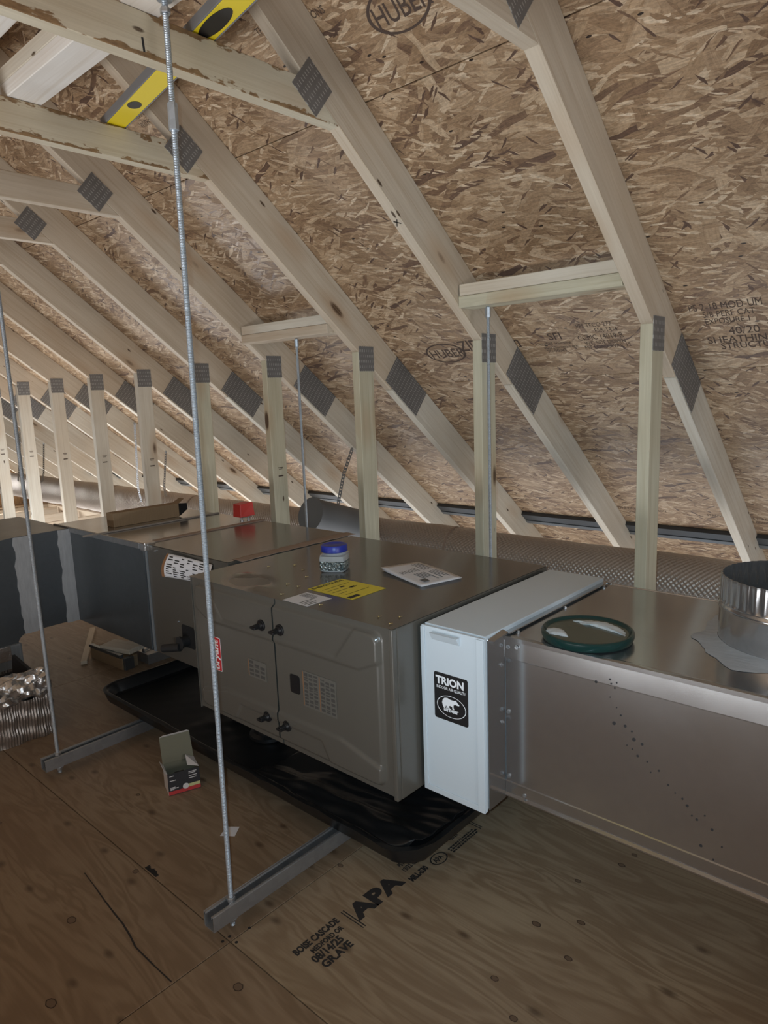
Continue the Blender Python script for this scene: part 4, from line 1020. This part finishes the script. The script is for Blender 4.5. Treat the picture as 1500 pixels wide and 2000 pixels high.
# ------------------------------------------------------------------ yellow level lying on the collar ties
lv = thing('spirit_level', 'yellow box spirit level lying on the collar ties', 'level', (-1.5, 1.03, ZT+.09))
lv.rotation_euler = (0, 0, math.radians(-9.4))
def lvb(name, lo, hi, mat, par=lv, bevel=.001):
    o = MB().box(lo, hi).build(name, mat, None, bevel=bevel, seg=1); o.parent = par; return o
LX0, LX1 = -.585, .64
lvb('web_panel', (LX0, -.026, .0025), (LX1, .030, .0265), 'level_yellow')
lvb('edge_rail', (LX0, -.0305, .002), (LX1, -.0262, .027), 'level_grey'); lvb('edge_rail', (LX0, .0302, .002), (LX1, .034, .027), 'level_grey')
def lvp(name, poly, mat, z0=.0016, z1=.0024):
    o = MB().prism(poly, (0, 0, z0), (1, 0, 0), (0, 1, 0), (0, 0, 1), z1-z0).build(name, mat, None); o.parent = lv; return o
ell = lambda cx, cy, a, b: [(cx+a*math.cos(2*PI*i/28), cy+b*math.sin(2*PI*i/28)) for i in range(28)]
lvp('hand_hole', ell(.135, .000, .075, .0215), 'black_label'); lvp('vial_window', ell(-.375, -.002, .026, .018), 'black_label')
lvp('end_plug', rrect(LX0+.005, -.016, LX0+.020, .022, .006, 3), 'box_black')

# ------------------------------------------------------------------ small things on the floor
ct = thing('screw_carton', 'small open printed carton standing on the floor by the pan', 'carton', (-1.98, 1.10, 0))
ct.rotation_euler = (0, 0, math.radians(70.5))
def ctp(name, lo, hi, mat, par=ct):
    o = MB().box(lo, hi).build(name, mat, None); o.parent = par; return o
# local x along the printed face, local y depth (away), front face at y=0
CW, CD, CH = .104, .078, .076; tk_ = .0012
ct.location = (-1.957, 1.041, .0006)
f1 = ctp('front_panel', (0, 0, 0), (CW, tk_, CH), 'box_black'); ctp('back_panel', (0, CD-tk_, 0), (CW, CD, CH), 'box_inside')
ctp('side_panel', (0, tk_, 0), (tk_, CD-tk_, CH), 'box_white'); ctp('side_panel', (CW-tk_, tk_, 0), (CW, CD-tk_, CH), 'box_inside'); ctp('bottom', (tk_, tk_, 0), (CW-tk_, CD-tk_, tk_), 'box_inside')
ctp('red_stripe', (0, -.0006, .002), (CW, 0, .0145), 'box_red', f1); ctp('yellow_panel', (.062, -.0006, .0150), (CW-.001, 0, .0255), 'box_yellow', f1)
o = MB().prism(ell(.056, .021, .010, .010), (0, -.0009, 0), (1, 0, 0), (0, 0, 1), (0, 1, 0), .0003).build('printed_disc', 'box_white', None); o.parent = f1
g = MB(); random.seed(6)
for x, z, l in ((.006, .066, .014), (.006, .050, .020), (.068, .066, .026), (.068, .061, .022), (.068, .052, .027), (.068, .044, .024), (.006, .026, .016), (.006, .022, .026), (.006, .0185, .012)): g.box((x, -.0006, z), (x+l, 0, z+.0024))
o = g.build('printed_lines', 'box_white', None); o.parent = f1
o = MB().box((.030, .010, .010), (.060, .045, .0555)).build('inner_flap', 'box_black', None); o.parent = ct
def fl2(name, pts, mat):
    m_ = MB(); m_.hexa([Vector(p) for p in pts]+[Vector(p)+Vector((0, .001, .0008)) for p in pts]); q_ = m_.build(name, mat, None); q_.parent = ct
fl2('lid_flap', [(0, CD, CH), (CW, CD, CH), (CW-.002, CD+.030, CH+.082), (.001, CD+.030, CH+.082)], 'box_inside')
fl2('tuck_flap', [(.001, CD+.030, CH+.082), (CW-.002, CD+.030, CH+.082), (CW-.010, CD+.022, CH+.090), (.012, CD+.022, CH+.090)], 'box_white')
fl2('dust_flap', [(CW, .004, CH), (CW, CD-.004, CH), (CW-.030, CD-.012, CH+.020), (CW-.034, .020, CH+.006)], 'box_white')
fl2('dust_flap', [(0, .004, CH), (0, CD-.004, CH), (-.012, CD-.010, CH+.020), (-.006, .004, CH+.004)], 'box_white')

tgm = MB().hexa([(-1.648, 1.026, .0006), (-1.612, 1.053, .0006), (-1.638, 1.089, .0006), (-1.670, 1.064, .0006), (-1.648, 1.026, .0012), (-1.612, 1.053, .0012), (-1.638, 1.089, .0016), (-1.670, 1.064, .0016)]).build('paper_tag', 'paper', None)
tag(tgm, 'small white paper tag lying on the floor behind the tall rod', 'paper tag')
sk_ = board('wood_stick', (-3.60, 1.535, .010), ((-.48, .27, 0), (-.27, -.48, 0), (0, 0, 1)), (.56, .030, .018), 'lumber_pale'); tag(sk_, 'thin pale wood stick lying on the floor under the supply plenum', 'stick')
sc_ = thing('scrap_pile', 'scrap wood frame with a metal offcut lying on the floor under the coil box', 'wood scrap', (-3.28, 1.60, 0))
zr = .45
def scp(name, c, dims, mat, a=zr, tilt=0): return board(name, c, ((math.cos(a), math.sin(a), tilt), (-math.sin(a), math.cos(a), 0), Vector((math.cos(a), math.sin(a), tilt)).cross(Vector((-math.sin(a), math.cos(a), 0)))), dims, mat, sc_)
scp('base_board', (-3.27, 1.515, .0295), (.30, .085, .0585), 'cardboard', .06); scp('pale_offcut', (-3.235, 1.545, .0775), (.20, .10, .024), 'lumber_pale', .3)
scp('metal_offcut', (-3.275, 1.478, .0675), (.29, .022, .016), 'galvanized_dark', .06); scp('front_block', (-3.118, 1.512, .030), (.026, .050, .060), 'galvanized_dark', .06)
MB().box((-3.225, 1.60, .0), (-3.085, 1.82, .050)).build('grey_offcut', 'galvanized_dull', sc_, bevel=.002)
MB().cyl((-3.15, 1.615, .056), (-3.17, 1.715, .056), .004, .004, 10).cyl((-3.15, 1.615, .056), (-3.149, 1.609, .056), .009, .009, 12).build('metal_bolt', 'screw_zinc', sc_)

# ------------------------------------------------------------------ knots, pen line and print on the floor
def floor_decal(mb_, name, mat, x, y, label=None):
    s = sheet_at(x, y); o = mb_.build(name, mat, s, fixn=False)
    if label: plab(o, label)
    return o
kn = [(-.752, 1.317, .019, .011), (-.671, 1.39, .017, .010), (-.644, 1.272, .016, .010), (-.742, 1.119, .015, .010), (-.743, 1.518, .014, .009), (-.681, 1.649, .016, .010), (-.671, 1.711, .014, .008), (-.658, 1.06, .015, .010), (-1.286+.012, 1.163, .014, .009), (-1.70, .783, .015, .011), (-1.657, .586, .024, .015), (-1.445, .448, .026, .015), (-1.164, .738, .020, .015), (-1.87, .46, .016, .010), (-2.25, .62, .014, .009), (-2.05, .98, .012, .008)]
random.seed(5)
for x, y, a, b in kn:
    m = MB(); rr_ = [random.uniform(.92, 1.08) for _ in range(20)]; vs_ = []
    for k in (1.0, .80): vs_ += [(x+a*.62*k*rr_[i]*math.cos(2*PI*i/20), y+b*.72*k*rr_[i]*math.sin(2*PI*i/20), .0004) for i in range(20)]
    m.add(vs_, [(i, (i+1) % 20, 20+(i+1) % 20, 20+i) for i in range(20)])
    o = floor_decal(m, 'knot', 'knot_ring', x, y)
    m = MB(); m.add(vs_[20:], [tuple(range(20))]); floor_decal(m, 'knot_heart', 'knot_wood', x, y)
m = MB(); pen = [(-1.807, .688), (-1.73, .681), (-1.656, .673), (-1.60, .668), (-1.542, .664), (-1.49, .656), (-1.448, .647), (-1.365, .647), (-1.291, .649)]
for i, (a_, b_) in enumerate(zip(pen, pen[1:])):
    w_ = .0011+.0012*math.sin(PI*(i+.5)/len(pen)); m.add([(a_[0], a_[1]-w_, .0004), (b_[0], b_[1]-w_, .0004), (b_[0], b_[1]+w_, .0004), (a_[0], a_[1]+w_, .0004)], [(0, 1, 2, 3)])
floor_decal(m, 'crack_line', 'ink', -1.5, .66, 'dark split line in the plywood')
m = MB(); random.seed(8)
for i in range(9):
    x = -1.695+.0065*i; m.add([(x, .807, .0004), (x+.0085, .807, .0004), (x+.0085, .820+random.uniform(-.004, .006), .0004), (x, .820+random.uniform(-.004, .006), .0004)], [(0, 1, 2, 3)])
floor_decal(m, 'ink_smudge', 'ink', -1.66, .815, 'black smudge of ink')
for x, y in ((-1.30, .812), (-1.272, .812), (-1.30, .792), (-1.285, .86)):
    floor_decal(MB().cyl((x, y, .0002), (x, y, .0006), .004, .004, 10), 'nail_head', 'ink', x, y)
ZF = .0005
tx, tu = (0, 1, 0), (-1, 0, 0)
def fl_text(s, x, y, size, bold=.0, sx=1.0): return (s, y-1.0, -(x+1.1), size, bold, sx)
lines = [fl_text('BOISE CASCADE', -1.128, .878, .0265, .0013, .72), fl_text('MEDFORD OR', -1.104, .908, .0200, .0009, .78), fl_text('08/14/25', -1.078, .893, .0300, .0013, .86), fl_text('GR.AVE', -1.050, .898, .0300, .0013, .90)]
text('mill_stamp', lines, (-1.1, 1.0, ZF), tx, tu, .02, 'ink', apa)
text('grade_mark', [fl_text('APA', -1.094, 1.056, .0700, .0040, 1.28)], (-1.1, 1.0, ZF), tx, tu, .02, 'ink', apa)
lines = [fl_text('PS1-22 COV', -1.140, 1.262, .0215, .0008, .62), fl_text('19/32 CATEGORY', -1.118, 1.255, .0215, .0008, .70), fl_text('MILL-530', -1.078, 1.240, .0250, .0016, .72), fl_text('APA', -1.0735, 1.3385, .0240, .0008, .75), fl_text('40/20', -1.101, 1.443, .0215, .0008, .70)]
text('grade_print', lines, (-1.1, 1.0, ZF), tx, tu, .02, 'ink', apa)
m = MB()
for dy, w_ in ((.040, .0028), (.0475, .0032)): m.box((-1.147, 1.0+dy-w_/2, ZF-.0001), (-1.068, 1.0+dy+w_/2, ZF+.0001))
for dy in (.543, .551): m.box((-1.150, 1.0+dy-.0015, ZF-.0001), (-1.066, 1.0+dy+.0015, ZF+.0001))
for i in range(40):
    a0, a1 = 2*PI*i/40, 2*PI*(i+1)/40
    m.add([(-1.081+.021*k*math.cos(a), 1.358+.030*k*math.sin(a), ZF) for a, k in ((a0, 1), (a1, 1), (a1, .86), (a0, .86))], [(0, 1, 2, 3)])
random.seed(13)
for r_ in range(3):
    y = 1.405
    while y < 1.525:
        l = random.uniform(.004, .011); m.box((-1.086+r_*.0085, y, ZF-.0001), (-1.0805+r_*.0085, y+l, ZF+.0001)); y += l+.0025
m.build('stamp_bars', 'ink', apa)

# ------------------------------------------------------------------ stamps on the roof deck
def rf(x, y): p = roof(y, .0006); p.x = x; return p
def roof_print(name, lines, x, y, mat='ink'):
    return text(name, lines, rf(x, y), (1, 0, 0), UP, .03, mat, None)
def attach(o, sheet):      # keep world placement, become a part of that sheet
    bpy.context.view_layer.update()
    o.parent = sheet; o.matrix_parent_inverse = sheet.matrix_world.inverted()
def ring_mb(x, y, a, b, k=.90, n=48):
    m = MB(); c = rf(x, y)
    for i in range(n):
        a0, a1 = 2*PI*i/n, 2*PI*(i+1)/n
        m.add([c+Vector((1, 0, 0))*(a*q*math.cos(t_))+UP*(b*q*math.sin(t_)) for t_, q in ((a0, 1), (a1, 1), (a1, k), (a0, k))], [(0, 1, 2, 3)])
    return m
SH = osb_at(-1.4, 2.36); items = []
items.append(ring_mb(-1.768, 2.353, .099, .058).build('maker_oval', 'ink_faded', None, fixn=False))
items.append(roof_print('maker_name', [('HUBER', -.080, -.020, .070, .0006, .80)], -1.768, 2.357, 'ink_faded'))
items.append(roof_print('product_name', [('ZIP System', -.02, 0, .085, .001, .72), ('rated sheathing', .04, -.042, .030, 0, .8)], -1.660, 2.350, 'ink_faded'))
items.append(roof_print('forest_mark', [('SFI', .062, .006, .052, .0006, .9), ('Certified Sourcing', .0, -.018, .020, 0, .95), ('www.sfiprogram.org', .022, -.041, .020, 0, .82), ('SFI-00045', .030, -.060, .022, 0, .9)], -1.342, 2.340, 'ink_faded'))
items.append(roof_print('code_lines', [('CCMC 14019-R', -.005, -.004, .036, 0, .70), ('INT. SIDE DOWN', .012, -.030, .026, 0, .74), ('EST LOAD AVAIL 12', .004, -.052, .026, 0, .74), ('PFS TECO 272', .01, .058, .030, 0, .70), ('ESR-1474', .07, .030, .030, 0, .70)], -1.165, 2.345, 'ink_faded'))
items.append(roof_print('grade_lines', [('PS 2-18 MOD-UM', .020, .062, .042, 0, .66), ('5/8 PERF CAT', .055, .030, .036, 0, .70), ('EXPOSURE 1', .055, .0, .034, 0, .70), ('40/20', .115, -.052, .046, 0, .85), ('SHEATHING SPAN', .045, -.088, .042, .0002, .88), ('STRUCTURAL 1', .080, -.118, .040, .0002, .82)], -.790, 2.330, 'ink_faded'))
bpy.context.view_layer.update()
for o in items: o.parent = ceil
items = [ring_mb(-1.182, 1.412, .096, .057).build('maker_oval', 'ink_faded', None, fixn=False), roof_print('maker_name', [('HUBER', -.080, -.020, .070, .0006, .80)], -1.182, 1.416, 'ink_faded')]
for x, y in ((-1.95, 1.30), (-2.35, 1.30), (-1.62, 1.28), (-2.9, 1.30)):
    items.append(roof_print('nail_lines', [('THICKNESS', 0, .03, .028, 0, .8), ('WITH INSTRUCTIONS', .02, 0, .028, 0, .8)], x, y+.08, 'ink_faded'))
for x in (-1.0, -1.5, -2.2): items.append(roof_print('edge_lines', [('STRENGTH AXIS THIS DIRECTION', 0, 0, .026, 0, .8), ('THIS SIDE DOWN', .12, -.03, .022, 0, .8)], x, 3.30, 'ink_faded'))
for o in items: o.parent = ceil
